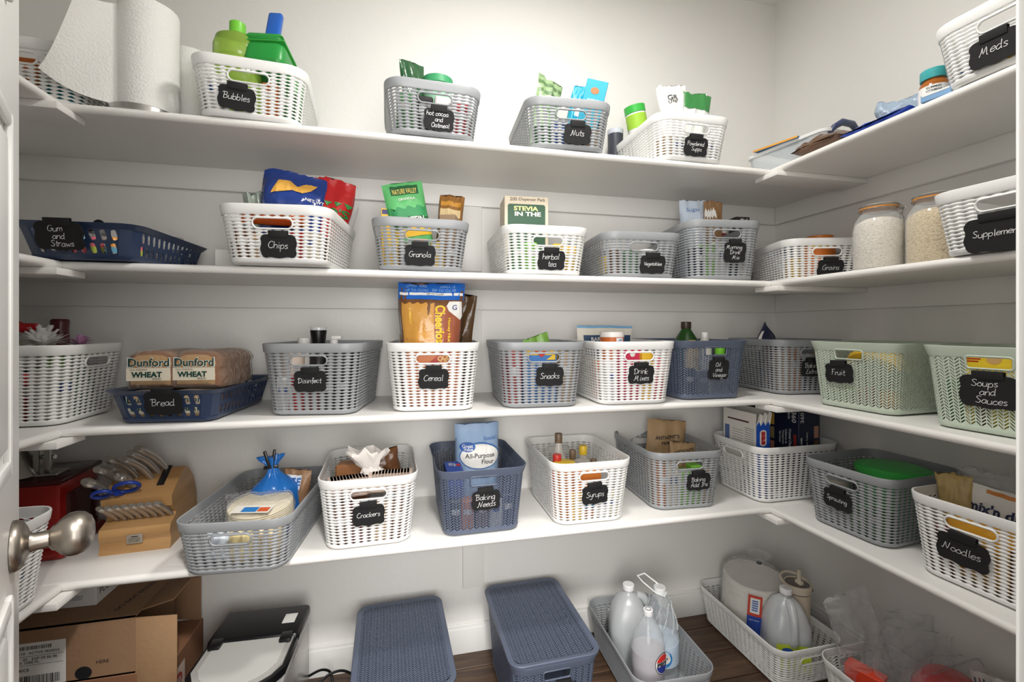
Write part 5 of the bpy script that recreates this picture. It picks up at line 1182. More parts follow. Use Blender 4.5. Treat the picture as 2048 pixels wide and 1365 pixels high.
for k, (x, y, c) in enumerate(((-.07, -.14, (206, 214, 226)), (.0, -.145, (232, 214, 160)), (.07, -.14, (230, 206, 160)))):
    t, g = bag('bread_bag_pack', ('pale blue bag', 'clear bag of cream rolls', 'bag of golden rolls')[k]+' at the front of the long grey basket, '+('left', 'middle', 'right')[k], 'bag', fr.w(x*.9, y, .007), fr.rz, .07, .092, .06, C(c, .35), 110+k, 'pillow', 1.2)
t, g = bag('clear_bag', 'crumpled clear bag at the left of the long grey basket', 'bag', fr.w(-.03, .0, .02), .3, .15, .125, .08, CLEARF, 115, 'pillow', 2.4)
t = carton('red_packet', 'red packet beneath the clear bag in the long grey basket', 'packet', fr.w(-.03, .08, .007), .2, .06, .03, .11, C((150, 40, 44), .4))

# crackers
fr = BK['crackers']
SLV = mat('sleeve_film', (232, 216, 204), .35, bump=.5, bump_scale=40); CRK = C((196, 150, 96), .7)
def cracker_sleeve(label, x, y, z, rz, L_=.13, rx=0):
    t = thing('cracker_sleeve', label, 'crackers', fr.w(x, y, z), fr.rz+rz, 'cracker sleeves in the Crackers basket', rx=rx)
    MB().box(-L_/2, L_/2, -.03, .03, 0, .055, .012, seg=3).obj('wrapped_sleeve', SLV, t)
    mb = MB()
    for k in range(13): mb.box(-L_/2+.008+k*L_/13.5, -L_/2+.012+k*L_/13.5, -.0308, .0308, .004, .0562, .010, seg=2)
    mb.obj('cracker_ridges', C((226, 204, 190), .5), t)
cracker_sleeve('striped cracker sleeve at the front left of the Crackers basket', -.062, -.085, .128, .18, .12)
cracker_sleeve('striped cracker sleeve at the front right of the Crackers basket', .062, -.085, .135, -.06, .125)
t = thing('crumpled_tissue', 'crumpled white wrapper end standing between the cracker sleeves', 'wrapper', fr.w(.012, -.06, .17)); 
v = []; f = []; nn = 20
for j in range(9):
    s_ = j/8
    for i in range(nn):
        a = 2*math.pi*i/nn; r_ = (.020+.045*abs(s_-.35)**.8)*(1+.42*noise.noise(Vector((math.cos(a)*2.2, math.sin(a)*2.2, s_*3)))); v.append((math.cos(a)*r_*1.15-.025*s_, math.sin(a)*r_*.6, s_*.085*(1+.35*noise.noise(Vector((i*.7, 3, 1))))))
for j in range(8):
    for i in range(nn): f.append([j*nn+i, j*nn+(i+1) % nn, (j+1)*nn+(i+1) % nn, (j+1)*nn+i])
f.append(list(range(nn))[::-1])
ob('crumpled_paper', me_new('crumpled_paper', v, f, C((238, 232, 226), .6), 30), t)
t = carton('graham_box', 'tan brown wrapped graham cracker block at the left of the Crackers basket', 'carton', fr.w(-.055, .005, .0068), fr.rz-.15, .095, .06, .195, C((156, 106, 66), .5), b=.006)
t, g = bag('graham_sleeve', 'shiny brown wrapped sleeve slanting at the back of the Crackers basket', 'pack', fr.w(.045, .06, .12), fr.rz+.15, .12, .10, .05, C((126, 84, 54), .3), 121, 'pillow', 1, roll=-.2)
fill('crackers', ['brown', 'maroon', 'tan', 'brown'], .6)

# baking needs
fr = BK['bneeds']; q = fr.w(.008, .0, .007); hh_ = min(Zat(846, q.x, q.y)-q.z, Z3-TH-q.z-.002); fw = wpx(88, q.x, q.y)
t, g = bag('flour_bag', 'large pale blue flour bag lettered All-Purpose Flour, in the Baking Needs basket', 'flour bag', q, fr.rz+.02, fw, hh_, .10, C((150, 176, 208), .6), 131, 'sack', .6)
kz = lambda v_: Zat(v_, q.x, q.y-.05)-q.z
poly_on(t, g, C((60, 110, 176), .6), ell2(.002, kz(913), fw*.45, .042)[0], 'blue_ring', .0042); poly_on(t, g, WHITEPAPER, ell2(.002, kz(913)-.001, fw*.43, .038)[0], 'white_oval', .0050)
poly_on(t, g, C((52, 96, 170), .6), ell2(-fw*.26, kz(895), fw*.17, .015)[0], 'brand_oval', .0058)
btext(t, g, WHITEPAPER, 'Great', -fw*.26, kz(893), fw*.23, off=.0066); btext(t, g, WHITEPAPER, 'Value', -fw*.25, kz(899), fw*.2, off=.0066)
btext(t, g, INK, 'All-Purpose', .001, kz(913), fw*.66, off=.0060); btext(t, g, INK, 'Flour', fw*.18, kz(924), fw*.28, off=.0060)
btext(t, g, C((90, 130, 190), .6), 'Special', fw*.25, kz(882), fw*.3, off=.004, shear=.2); btext(t, g, C((40, 60, 110), .6), 'Enriched, Bleached', -.0, .15, fw*.8, off=.0045); btext(t, g, C((40, 60, 110), .6), '& Pre-Sifted', -.002, .135, fw*.5, off=.0045)
t = carton('parchment_box', 'blue carton with red badges lettered Zipper at the left of the Baking Needs basket', 'carton', fr.w(-.078, -.055, .0066), fr.rz, .052, .10, .178, C((40, 74, 160), .45), lean=math.radians(3)); fc = face(.1, 'top', h=.178)
deco(t, fc, WHITEPAPER, [fit_text('150', -.008, .02, .022, bold=.02, rot=math.pi/2), fit_text('zipper', .004, .015, .03, rot=math.pi/2)]); deco(t, fc, C((190, 40, 50), .5), [rect2(.010, .022, .0, .022)], 'red_badge'); deco(t, face(.1), C((190, 40, 50), .5), [rect2(-.012, .014, .155, .168)], 'red_badge'); deco(t, face(.1, off=.0012), WHITEPAPER, [fit_text('WinCo', .001, .1615, .02)])
fill('bneeds', ['black', 'orange', 'brown', 'white', 'navy'], .5)
# syrups
fr = BK['syrups']; SB = film('syrup_bottle', (232, 226, 214), .28, .06, .05)
def syr(label, u, v_, Y, r, capc, r2, prof=None, body=SB, liq=None):
    p, h = spot(u, v_, Y, ZB[4]); return bottle('syrup_bottle', label, 'bottle', p, prof(h) if prof else [(r*.95, 0), (r, .004), (r, h*.62), (r*.8, h*.72), (r2*.85, h-.05), (r2*.8, h-.03)], body, capprof(r2, h-.034, h-.002), C(capc, .4), group='syrup bottles in the Syrups basket', n=28, liq=liq and [(0, .004), (r*.9, .004), (r*.9, h*liq[0]), (0, h*liq[0])], liqm=liq and C(liq[1], .2))
syr('tall fluted clear syrup bottle with bronze cap in the Syrups basket', 1117, 866, 1.52, .030, (112, 92, 70), .013, lambda h: [(.030, 0), (.034, .004), (.034, h*.5), (.030, h*.6), (.013, h*.78), (.010, h-.03)])
syr('clear syrup bottle with small bronze cap in the Syrups basket', 1145, 899, 1.52, .032, (112, 92, 70), .012)
syr('syrup bottle with yellow cap in the Syrups basket', 1166, 890, 1.55, .034, (222, 186, 50), .0145)
syr('low syrup bottle with bronze cap at the right of the Syrups basket', 1187, 918, 1.50, .030, (112, 92, 70), .0125)
syr('syrup bottle with red cap at the left of the Syrups basket', 1101, 909, 1.46, .026, (196, 50, 44), .0145, body=C((200, 60, 50), .35))
p, h = spot(1129, 923, 1.44, ZB[4]); bottle('yellow_lid_jar', 'jar with wide yellow lid at the front of the Syrups basket', 'jar', p, [(.032, 0), (.035, .004), (.035, h-.02), (.032, h-.014)], C((196, 120, 50), .3), capprof(.035, h-.016, h-.001), C((226, 190, 44), .4))
fill('syrups', [None, 'yellow', None, 'white', 'cream'], .45, None)
t = carton('orange_packet', 'orange packet seen through the Syrups handle slot', 'packet', fr.w(.0, -.118, .0068), fr.rz, .09, .02, .165, C((214, 124, 50), .45)); deco(t, face(.02), C((60, 130, 180), .5), [rect2(-.02, .03, .03, .09)], 'blue_print')
# baking add ins
fr = BK['addins']; KR = mat('kraft_bag', (168, 138, 100), .6, bump=.4, bump_scale=18)
q = fr.w(.02, .06, .007); hh_ = Zat(840, q.x, q.y)-q.z
t, g = bag('kraft_pouch', 'tall tan kraft pouch lettered ANTHONY\'S at the back of the Baking Add Ins basket', 'pouch', q, fr.rz, .17, hh_, .05, KR, 141, 'stand', 1.3, roll=.10)
btext(t, g, INK, "ANTHONY'S", -.005, hh_-.065, .105, bold=.02, off=.003, rot=.12); btext(t, g, INK, 'PREMIUM', .005, hh_-.085, .07, off=.003, rot=.12)
q = fr.w(.06, .0, .007); hh_ = Zat(885, q.x, q.y)-q.z
t, g = bag('kraft_pouch', 'lower tan kraft pouch lettered ANTHONY\'S at the right of the Baking Add Ins basket', 'pouch', q, fr.rz, .11, hh_, .05, KR, 142, 'stand', 1.3, roll=.12)
btext(t, g, INK, "ANTHONY'S", .0, hh_-.03, .085, bold=.02, off=.003, rot=.2)
fill('addins', ['orange', 'cream', 'lime', 'lime', 'tan'], .75)
# white corner basket with boxes
q = Vector((1.325, 1.44, ZB[4]))
t = thing('open_snack_box', 'torn open white and blue carton lettered sas in the white corner basket', 'carton', (1.288, 1.525, ZB[4]), math.radians(-88))
mb = MB(); W_, D_, H_ = .17, .062, .305
mb.box(-W_/2, W_/2, -D_/2, -D_/2+.0012, 0, H_); mb.box(-W_/2, W_/2, D_/2-.0012, D_/2, 0, H_+.010); mb.box(-W_/2, -W_/2+.0012, -D_/2, D_/2, 0, H_+.012); mb.box(-W_/2, W_/2, -D_/2, D_/2, 0, .0012)
mb.obj('carton_walls', C((228, 224, 216), .6), t)
MB().box(W_/2-.0012, W_/2, -D_/2, D_/2, 0, H_-.030).obj('blue_panel', C((30, 86, 190), .45), t)
v = []; kk = 9
for i in range(kk+1): yy = -D_/2+D_*i/kk; v += [(W_/2+.0004, yy, H_-.045+.008*((i*7) % 3)), (W_/2+.010, yy, H_-.008+.010*((i*5) % 3)/2+.012*i/kk)]
ob('torn_flap', me_new('torn_flap', v, [[2*i, 2*i+2, 2*i+3, 2*i+1] for i in range(kk)], C((232, 228, 220), .7), None), t)
fr_ = lambda x, y: Vector((x, -D_/2-.0008, y)); deco(t, fr_, C((70, 30, 30), .6), [rect2(-.06, .05, H_-.040, H_-.034)], 'brown_bar'); deco(t, fr_, C((90, 110, 160), .6), [rect2(-.075, -.05, .17, .24)], 'blue_code')
deco(t, fr_, INK, [rect2(.03, .075, .14+.008*k, .1415+.008*k) for k in range(14)]+[rect2(-.035, .022, .15+.010*k, .1512+.010*k) for k in range(9)], 'fine_print')
rf = lambda o_: (lambda x, y: Vector((W_/2+o_, x, y))); deco(t, rf(.0008), WHITEPAPER, [(stadium(.0, .215, .030, .060, .012), [list(range(24))])], 'white_cloud'); deco(t, rf(.0016), C((190, 36, 40), .5), [fit_text('sas', .0, .215, .050, .018, .05, rot=-math.pi/2)])
NV = C((28, 34, 58), .4); H_ = .345; W_ = .105
t = carton('cutlery_box', 'tall navy cutlery box lettered 360 PIECES Crystal Clear, in the white corner basket', 'carton', (1.513, 1.548, ZB[4]), math.radians(4), W_, .18, H_, NV)
fcl = face(.18, 'left', w=W_); fcf = face(.18)
deco(t, fcl, WHITEPAPER, [fit_text('360', .070, H_-.060, .042, .019, .01, rot=-math.pi/2), fit_text('PIECES', .048, H_-.055, .030, rot=-math.pi/2), fit_text('Crystal Clear', .052, H_-.145, .075, rot=-math.pi/2), fit_text('Cubiertos de', .036, H_-.140, .055, rot=-math.pi/2), fit_text('Transparente', .022, H_-.145, .055, rot=-math.pi/2), fit_text('Tipo Cristal', .008, H_-.145, .045, rot=-math.pi/2)])
deco(t, fcf, WHITEPAPER, [fit_text('360', -.036, H_-.060, .040, .017, .005, rot=math.pi/2), fit_text('Clear Cutlery', -.012, H_-.145, .06, rot=math.pi/2), fit_text('LAND', -.040, H_-.150, .03, .009, .03, rot=math.pi/2)]); deco(t, fcl, C((150, 50, 40), .5), [rect2(.068, .080, H_-.175, H_-.125)], 'red_strip')
deco(t, face(.18, 'left', w=W_, off=.0006), C((60, 60, 70), .5), [rect2(-.08, -.079, .05, H_-.04)], 'fine_print')
for k in range(4): deco(t, fcl, C(((206, 160, 70), (150, 130, 90), (190, 130, 110), (206, 170, 60))[k], .4), [rect2(-.055, -.018, H_-.105-.055*k, H_-.060-.055*k)], 'food_photo')
for k in range(3): deco(t, fcf, C(((190, 140, 120), (110, 80, 60), (160, 120, 90))[k], .4), [rect2(.022, .045, H_-.140-.055*k, H_-.095-.055*k)], 'food_photo')
t = carton('navy_carton', 'dark navy carton lying behind the torn carton in the corner basket', 'carton', (1.395, 1.575, ZB[4]), math.radians(2), .09, .06, .33, C((20, 22, 36), .5))
fill('wbox', ['white', None, 'navy', 'blue'], .5, None, 'white corner')
# sprouting
fr = BK['sprout']
t = bottle('green_lid_tub', 'wide round tub with bright green lid in the Sprouting basket', 'tub', fr.w(.045, .02, .007), [(.080, 0), (.086, .006), (.094, .165), (.094, .172)], C((90, 176, 110), .4), [(.096, .170), (.098, .172), (.098, .186), (.094, .190), (.088, .189), (.085, .193), (.07, .196), (0, .197)], C((60, 176, 76), .4), n=48)
t = bottle('sprouting_jar', 'clear jar of seeds seen through the Sprouting handle', 'jar', fr.w(-.070, -.085, .007), [(.033, 0), (.036, .004), (.036, .135), (.030, .150)], GLASSY, [(.032, .148), (.034, .150), (.034, .163), (.031, .166), (.026, .162), (0, .160)], STEEL, liq=[(0, .005), (.033, .005), (.033, .13), (0, .132)], liqm=mat('seeds', (150, 130, 96), .8, noise_amt=.5, noise_scale=220))
t = carton('black_tray', 'flat black printed box at the back of the Sprouting basket', 'carton', fr.w(.02, .128, .007), fr.rz, .17, .022, .165, C((30, 28, 30), .4))
fill('sprout', ['grey', None, 'green', 'green'], .5)
# noodles
fr = BK['noodles']
t, g = bag('drink_pouch', 'white pouch lettered mix\'n drink in the Noodles basket', 'pouch', fr.w(.0, -.02, .012), fr.rz+.05, .19, .215, .06, C((232, 230, 224), .45), 151, 'stand', .8, roll=.05)
btext(t, g, C((30, 40, 80), .5), "mix'n drink", -.005, .165, .145, bold=.03, off=.003); poly_on(t, g, C((70, 44, 34), .5), [(-.02, .145), (.085, .145), (.085, .10), (.03, .11), (-.01, .13)], 'brown_print', .003)
bpatch(t, g, C((206, 130, 60), .4), -.5, .2, .93, .97, 'orange_print')
t, g = bag('pasta_bag', 'clear bag of yellow pasta with a striped tie, at the left of the Noodles basket', 'pasta', fr.w(-.088, -.03, .01), fr.rz+.2, .075, .235, .06, mat('pasta_in_bag', (206, 178, 116), .35, noise_amt=.4, noise_scale=60), 152, 'stand', 1.8, roll=-.1)
t, g = bag('clear_bag', 'clear plastic bag around the pasta in the Noodles basket', 'bag', fr.w(-.05, .01, .02), fr.rz+.1, .15, .24, .09, CLEARF, 153, 'sack', 2.4)
t, g = bag('pasta_bag', 'amber bag of noodles seen through the Noodles handle slot', 'pasta', fr.w(.0, -.098, .007), fr.rz, .16, .165, .035, C((216, 158, 50), .35), 154, 'pillow', .6)
fill('noodles', ['maroon', None, None, 'maroon'], .6)
fill('leftwhite', ['green', 'white', 'white'], .6, None, 'left lowest shelf')

# ================================================================== FLOOR
# cardboard boxes
LT = mat('cardboard_light', (176, 140, 104), .8, noise_amt=.1, bump=.15, bump_scale=40)
t = carton('cardboard_box', 'closed brown cardboard box with red printed label, beneath the open one', 'box', (-.880, 1.618, 0), 0, .45, .235, .258, mat('cardboard_red', (140, 98, 70), .8, noise_amt=.1, bump=.1), part='box_body', b=.002)
deco(t, lambda x, y: Vector((x, y, .2588)), WHITEPAPER, [rect2(.150, .215, -.105, -.04)], 'top_label')
deco(t, lambda x, y: Vector((x, y, .2593)), C((180, 44, 40), .6), [fit_text('REAL', .180, -.058, .045, .013, .03), fit_text('BROKEN', .183, -.082, .055, .013, .03)])
fr2 = lambda o_: (lambda x, y: Vector((.2255+o_, x, y))); deco(t, fr2(.0005), C((220, 200, 184), .6), [rect2(-.10, -.02, .10, .22), rect2(.02, .08, .04, .10)], 'side_label'); deco(t, fr2(.0011), C((170, 60, 50), .6), [ell2(-.06, .18, .022, .022)], 'red_seal'); deco(t, fr2(.0017), WHITEPAPER, [fit_text('SEAL', -.06, .185, .028), fit_text('OPEN', -.06, .174, .028)])
bx_, by_, bz_, bw_, bd_, bh_ = -.965, 1.615, .260, .455, .228, .160
t = thing('cardboard_box', 'open brown cardboard box on its side with a shipping label, stacked on the closed box', 'box', (bx_, by_, bz_))
mb = MB(); th = .004
mb.box(-bw_/2, bw_/2, -bd_/2, -bd_/2+th, 0, bh_); mb.box(-bw_/2, bw_/2, bd_/2-th, bd_/2, 0, bh_); mb.box(-bw_/2, bw_/2, -bd_/2, bd_/2, 0, th); mb.box(-bw_/2, bw_/2, -bd_/2, bd_/2, bh_-th, bh_); mb.box(-bw_/2, -bw_/2+th, -bd_/2, bd_/2, 0, bh_)
mb.obj('box_walls', CARD, t)
MB().box(0, .108, 0, th, -.06, bh_-.006, .001, T(bw_/2, -bd_/2, 0, rz=math.radians(-6))).obj('front_flap', LT, t)
MB().box(0, .085, -bd_/2+.03, bd_/2, -th, 0, .001, T(bw_/2, 0, bh_, ry=math.radians(-14))).obj('top_flap', CARD, t)
MB().box(0, .09, -th, 0, .01, bh_-.01, .001, T(bw_/2, bd_/2, 0, rz=math.radians(-14))).obj('back_flap', CARD, t)
fcx = lambda x, y: Vector((x, -bd_/2-.0006, y)); fcy = lambda x, y: Vector((x, -bd_/2-.0012, y)); X0 = P(38, 1300, y=1.50).x-bx_
deco(t, fcx, WHITEPAPER, [rect2(X0-.06, X0+.105, .004, .122)], 'shipping_label')
rr = random.Random(5); bars = []; x = X0-.02
while x < X0+.09:
    w_ = rr.choice((.0012, .002, .003)); bars.append(rect2(x, x+w_, .010, .034)); x += w_+rr.choice((.0012, .002))
x = X0-.03
while x < X0+.07:
    w_ = rr.choice((.0012, .002)); bars.append(rect2(x, x+w_, .104, .114)); x += w_+rr.choice((.0012, .002))
deco(t, fcy, INK, bars+[rect2(X0-.05, X0+.10, .086, .087), rect2(X0-.05, X0+.10, .062, .0628), fit_text('000002118   ACTIVE 0830053', X0+.03, .095, .12), fit_text('22 CS   85   EXP 09 06 06', X0+.03, .079, .11), fit_text('USE BY 1000 PL', X0+.01, .070, .07), fit_text('RT PRICE', X0+.0, .050, .045), fit_text('(0000)000000000 00', X0+.04, .006, .08)], 'label_print')
deco(t, fcx, INK, [ell2(X0+.145, .020, .020, .018), fit_text('HERE', X0+.19, .045, .03)], 'box_print')
deco(t, lambda x, y: Vector((x, y, bh_+.0008)), INK, [fit_text('DO NOT FREEZE', .175, -.0, .15, .014, rot=math.radians(78))], 'box_print')
t = carton('white_box', 'flat white carton lettered PUDDING on top of the open cardboard box', 'box', (-.955, 1.655, bz_+bh_+.0008), math.radians(-1), .160, .14, .062, C((226, 224, 222), .5))
deco(t, face(.14), C((120, 122, 130), .6), [fit_text('EASTERN', .03, .030, .035), fit_text('FRESH', .03, .023, .028), ell2(.03, .041, .003, .003)]); deco(t, face(.14, 'right', w=.16), INK, [fit_text('PUDDING', .0, .034, .11, .022, .0)])
# ice maker
SILV = mat('silver_plastic', (186, 182, 180), .25, .6); IX = P(545, 1205, y=1.66).x
t = thing('ice_maker', 'silver countertop ice maker with black top panel and clear window lid, on the floor', 'ice maker', (-.435, 1.47, 0), math.radians(-3))
MB().box(-.125, .125, -.19, .17, .008, .285, .02, seg=3).obj('silver_body', SILV, t)
MB().box(-.118, .118, -.185, .165, .0, .012, .003).obj('base_plate', BLACK, t)
mb = MB(); mb.box(-.126, .126, .02, .172, .283, .318, .012, seg=3); mb.obj('black_top_panel', BLACK, t)
sh = [(-.124, .024), (-.124, -.10)]+[(-.124+.248*k/12, -.10-.085*math.sin(math.pi*k/12)**.6) for k in range(1, 12)]+[(.124, -.10), (.124, .024)]
MB().prism(sh[::-1], .284, .304).obj('window_frame', BLACK, t)
sh2 = [(x*.92, y*.93+.002) for x, y in sh]; MB().prism(sh2[::-1], .3043, .310).obj('clear_window', mat('grey_window', (176, 174, 170), .12, coat=.5), t)
MB().prism([(x*.80, y*.86) for x, y in sh][::-1], .3102, .3112).obj('ice_basket_edge', mat('grey_window2', (196, 196, 192), .2), t)
for sx in (-1, 1): MB().box(sx*.095-.016, sx*.095+.016, -.008, .03, .303, .322, .004).obj('hinge', BLACK, t)
MB().box(-.018, .018, .0, .0012, .0, .045, .0, T(.082, .075, .3192, rx=-math.pi/2)).obj('white_sticker', WHITEPAPER, t)
MB().lathe([(0, 0), (.006, .002), (.010, .05), (.004, .10), (0, .102)], 14, T(.1262, -.09, .10, ry=0), sx=.25).obj('side_vent', BLACK, t)
cb = thing('power_cord', 'black power cord looping on the floor right of the ice maker', 'cord', (0, 0, 0))
MB().tube(catmull3([(-.300, 1.60, .10), (-.27, 1.64, .085), (-.245, 1.66, .06), (-.235, 1.65, .03), (-.24, 1.63, .008), (-.27, 1.61, .005), (-.30, 1.60, .005)]), .0042, 8).obj('cord_loop', BLACK, cb, 60)
MB().tube(catmull3([(-.305, 1.58, .03), (-.28, 1.61, .05), (-.25, 1.635, .065), (-.21, 1.65, .065), (-.175, 1.655, .045), (-.155, 1.655, .02), (-.14, 1.66, .005)]), .0042, 8).obj('cord_run', BLACK, cb, 60)

# grey floor basket : jug, water bottle, cola
def milk_jug(label, loc, rz, s=1.0, labc=None, h=.265):
    t = thing('plastic_jug', label, 'jug', loc, rz); r = .074*s
    v = []; f = []; rows_ = []; n = 32
    pr = [(.90, 0), (1, .012), (1, .135), (.97, .160), (.86, .190), (.62, .222), (.34, .240), (.22, .246), (.20, .262)]
    for j, (q_, z) in enumerate(pr):
        e = 4 if j < 4 else 3 if j < 6 else 2
        for i in range(n):
            a = 2*math.pi*i/n; ca, sa = math.cos(a), math.sin(a); k = (abs(ca)**e+abs(sa)**e)**(-1/e); R_ = r*q_*k*(.96)
            v.append((ca*R_, sa*R_, z*s*h/.265))
    for j in range(len(pr)-1):
        for i in range(n): f.append([j*n+i, j*n+(i+1) % n, (j+1)*n+(i+1) % n, (j+1)*n+i])
    f.append(list(range(n))[::-1]); ob('jug_body', me_new('jug_body', v, f, MILKY, 60), t)
    k = s*h/.265
    MB().tube([(0, -.030*s, .238*k), (0, -.052*s, .232*k), (0, -.072*s, .205*k), (0, -.080*s, .17*k), (0, -.078*s, .13*k), (0, -.066*s, .118*k)], [.012*s, .014*s, .013*s, .012*s, .013*s, .016*s], 12).obj('handle', MILKY, t, 60)
    MB().lathe(capprof(.021*s, .254*k, .272*k), 24).obj('cap', C((240, 240, 240), .4), t)
    if labc: lettering(t, C(labc, .5), [grid2(-.055, .055, .03*k, .115*k)], lambda x, y: Vector((x, -.0715*s-.0012, y)), 'lime_label') ; lettering(t, C((40, 90, 180), .5), [ell2(-.02, .095*k, .018, .010)], lambda x, y: Vector((x, -.0715*s-.002, y)), 'blue_oval')
    MB().lathe([(0, .004), (r*.9, .004), (r*.94, .012), (r*.94, .11*k), (0, .11*k)], 28).obj('water', film('jug_water', (196, 204, 210), .35, .05, .02), t)
    return t
fr = BK['floorgrey']
milk_jug('milky one gallon water jug at the back left of the grey floor basket', fr.w(-.045, .045, .007), math.radians(70), .98, h=.285)
q = fr.w(.048, -.02, .007)
pr = [(.052, 0), (.062, .008), (.064, .02), (.060, .034), (.064, .05), (.064, .15)]+[(.064-.0035*(k % 2)-.030*sm(k/9), .15+.012*k) for k in range(1, 10)]+[(.022, .275), (.015, .285)]
t = bottle('water_bottle', 'clear ribbed drinking water bottle with carry strap in the grey floor basket', 'bottle', q, pr, CLEARB, capprof(.021, .283, .303), C((236, 238, 238), .4), [(.0645, .055), (.0648, .125)], C((196, 214, 232), .5), n=40)
mb = MB()
for k in range(9):
    a0 = 2*math.pi*k/9; mb.tube([((.060-.022*sm(j/8))*math.cos(a0+j*.11), (.060-.022*sm(j/8))*math.sin(a0+j*.11), .165+.012*j) for j in range(9)], .0035, 6)
mb.obj('swirl_ribs', CLEARB, t, 60)
cq = cyl(.0655, math.radians(-112)); lettering(t, C((40, 130, 200), .5), [dense(*ell2(0, .088, .034, .030))], cq, 'blue_splash'); lettering(t, WHITEPAPER, [dense(*ell2(0, .088, .027, .018))], cyl(.0662, math.radians(-112)), 'white_oval'); lettering(t, INK, [dense(*fit_text('Drinking', 0, .093, .034)), dense(*fit_text('Water', 0, .083, .024))], cyl(.0670, math.radians(-112)))
lettering(t, C((40, 84, 170), .5), [dense(*ell2(-.018, .110, .012, .008))], cyl(.0668, math.radians(-112)), 'blue_badge')
mb = MB(); mb.tube([(.02, -.01, .286), (.0, -.03, .284), (-.02, -.012, .288), (-.055, .02, .315), (-.06, .05, .322), (-.03, .055, .325), (.0, .02, .305), (.018, .008, .288)], .0035, 8, flat=.6); mb.obj('carry_strap', C((236, 238, 238), .4), t, 60)
q = fr.w(-.058, -.135, .007)
pr = [(.040, 0), (.050, .008), (.052, .05), (.050, .10), (.054, .15), (.053, .19), (.046, .225), (.030, .255), (.016, .278), (.0125, .288)]
t = bottle('cola_bottle', 'two litre diet cola bottle with white cap and PEPSI roundel, in the grey floor basket', 'bottle', q, pr, CLEARB, capprof(.0155, .287, .305), C((232, 232, 234), .4), [(.0512, .07), (.0512, .10), (.0545, .15), (.054, .178)], C((176, 172, 178), .35), n=40)
def pf(o_, a0): return lambda x, y: Vector(((.0545+o_)*math.cos(a0+x/.055), (.0545+o_)*math.sin(a0+x/.055), y))
A0 = math.radians(-66); lettering(t, INK, [dense(*ell2(0, .158, .030, .033))], pf(.0006, A0), 'dark_ring'); lettering(t, WHITEPAPER, [dense(*ell2(0, .158, .028, .031))], pf(.0012, A0), 'white_disc')
up_ = [(.026*math.cos(a), .158+.029*math.sin(a)) for a in [math.radians(15+150*k/14) for k in range(15)]]; lo_ = [(.026*math.cos(a), .158+.029*math.sin(a)) for a in [math.radians(195+150*k/14) for k in range(15)]]
lettering(t, C((206, 44, 40), .4), [dense(up_, [list(range(15))])], pf(.0019, A0), 'red_cap'); lettering(t, C((36, 50, 130), .4), [dense(lo_, [list(range(15))])], pf(.0019, A0), 'blue_base'); lettering(t, INK, [dense(*fit_text('PEPSI', 0, .158, .046, .012, .03))], pf(.0026, A0))
MB().lathe([(0, .004), (.046, .004), (.047, .16), (0, .162)], 28).obj('cola', C((60, 40, 36), .2), t)
MB().tube([(.009*math.cos(a), .009*math.sin(a), .3056) for a in [2*math.pi*k/20 for k in range(20)]], .0008, 5, closed=True).obj('cap_print', INK, t)

# white floor basket : plates, jug, tumbler
fr = BK['floorwhite']; q = fr.w(.005, .075, .008)
t = thing('paper_plate_pack', 'clear bag of stacked white paper plates in the white floor basket', 'plates', q, 0, rx=math.radians(5))
mb = MB(); prf = []
for k in range(34): prf += [(.108, .010+.0066*k), (.1115, .0125+.0066*k), (.1115, .0135+.0066*k), (.108, .0155+.0066*k)]
mb.lathe([(0, .004), (.108, .006)]+prf+[(.110, .236), (.104, .238), (.088, .231), (0, .231)], 48); mb.obj('plate_stack', C((228, 224, 216), .7), t, 30)
fm = film('plate_bag', (236, 236, 236), .14, .1, .8, 22); v = []; f = []; n = 36; zs = [(.113, .004), (.117, .06), (.116, .14), (.118, .215), (.115, .240), (.095, .262), (.05, .272), (.018, .280), (.008, .288), (.022, .302), (.045, .318)]
for j, (r_, z) in enumerate(zs):
    for i in range(n):
        a = 2*math.pi*i/n; k = 1+(.05 if j > 4 else .02)*noise.noise(Vector((math.cos(a)*3, math.sin(a)*3, j*.7)))*(3 if j > 8 else 1); v.append((math.cos(a)*r_*k+(.02 if j > 5 else 0), math.sin(a)*r_*k, z))
for j in range(len(zs)-1):
    for i in range(n): f.append([j*n+i, j*n+(i+1) % n, (j+1)*n+(i+1) % n, (j+1)*n+i])
ob('plastic_bag', me_new('plastic_bag', v, f, fm, 70), t)
c1 = lambda o_: (lambda x, y: Vector(((.118+o_)*math.cos(math.radians(-128)+x/.118), (.118+o_)*math.sin(math.radians(-128)+x/.118), y)))
lettering(t, C((40, 76, 170), .5), [grid2(-.024, .024, .055, .14)], c1(.0006), 'blue_label'); lettering(t, C((200, 70, 50), .5), [grid2(-.024, .024, .14, .222)], c1(.0006), 'red_label'); lettering(t, WHITEPAPER, [grid2(-.016, .016, .152, .212), dense(*fit_text('paper plates', 0, .125, .034))], c1(.0012), 'white_panel'); lettering(t, C((90, 120, 180), .5), [rect2(-.010, .010, .162+.009*k, .168+.009*k) for k in range(5)], c1(.0020), 'blue_bars')
c2 = lambda o_: (lambda x, y: Vector(((.118+o_)*math.cos(math.radians(-82)+x/.118), (.118+o_)*math.sin(math.radians(-82)+x/.118), y)))
lettering(t, C((30, 76, 180), .5), [grid2(-.02, .05, .12, .18)], c2(.0006), 'blue_badge'); lettering(t, WHITEPAPER, [dense(*fit_text('DIXIE', .02, .15, .05))], c2(.0014))
MB().lathe([(.010, .283), (.011, .286), (.010, .289)], 16, T(.02, 0, 0)).obj('twist_tie', INK, t)
milk_jug('milky gallon jug with white cap and lime label in the white floor basket', fr.w(-.008, -.115, .007), math.radians(-25), 1.0, (196, 214, 60), h=.275)
q = fr.w(.088, -.075, .007)
CR = C((222, 208, 186), .4)
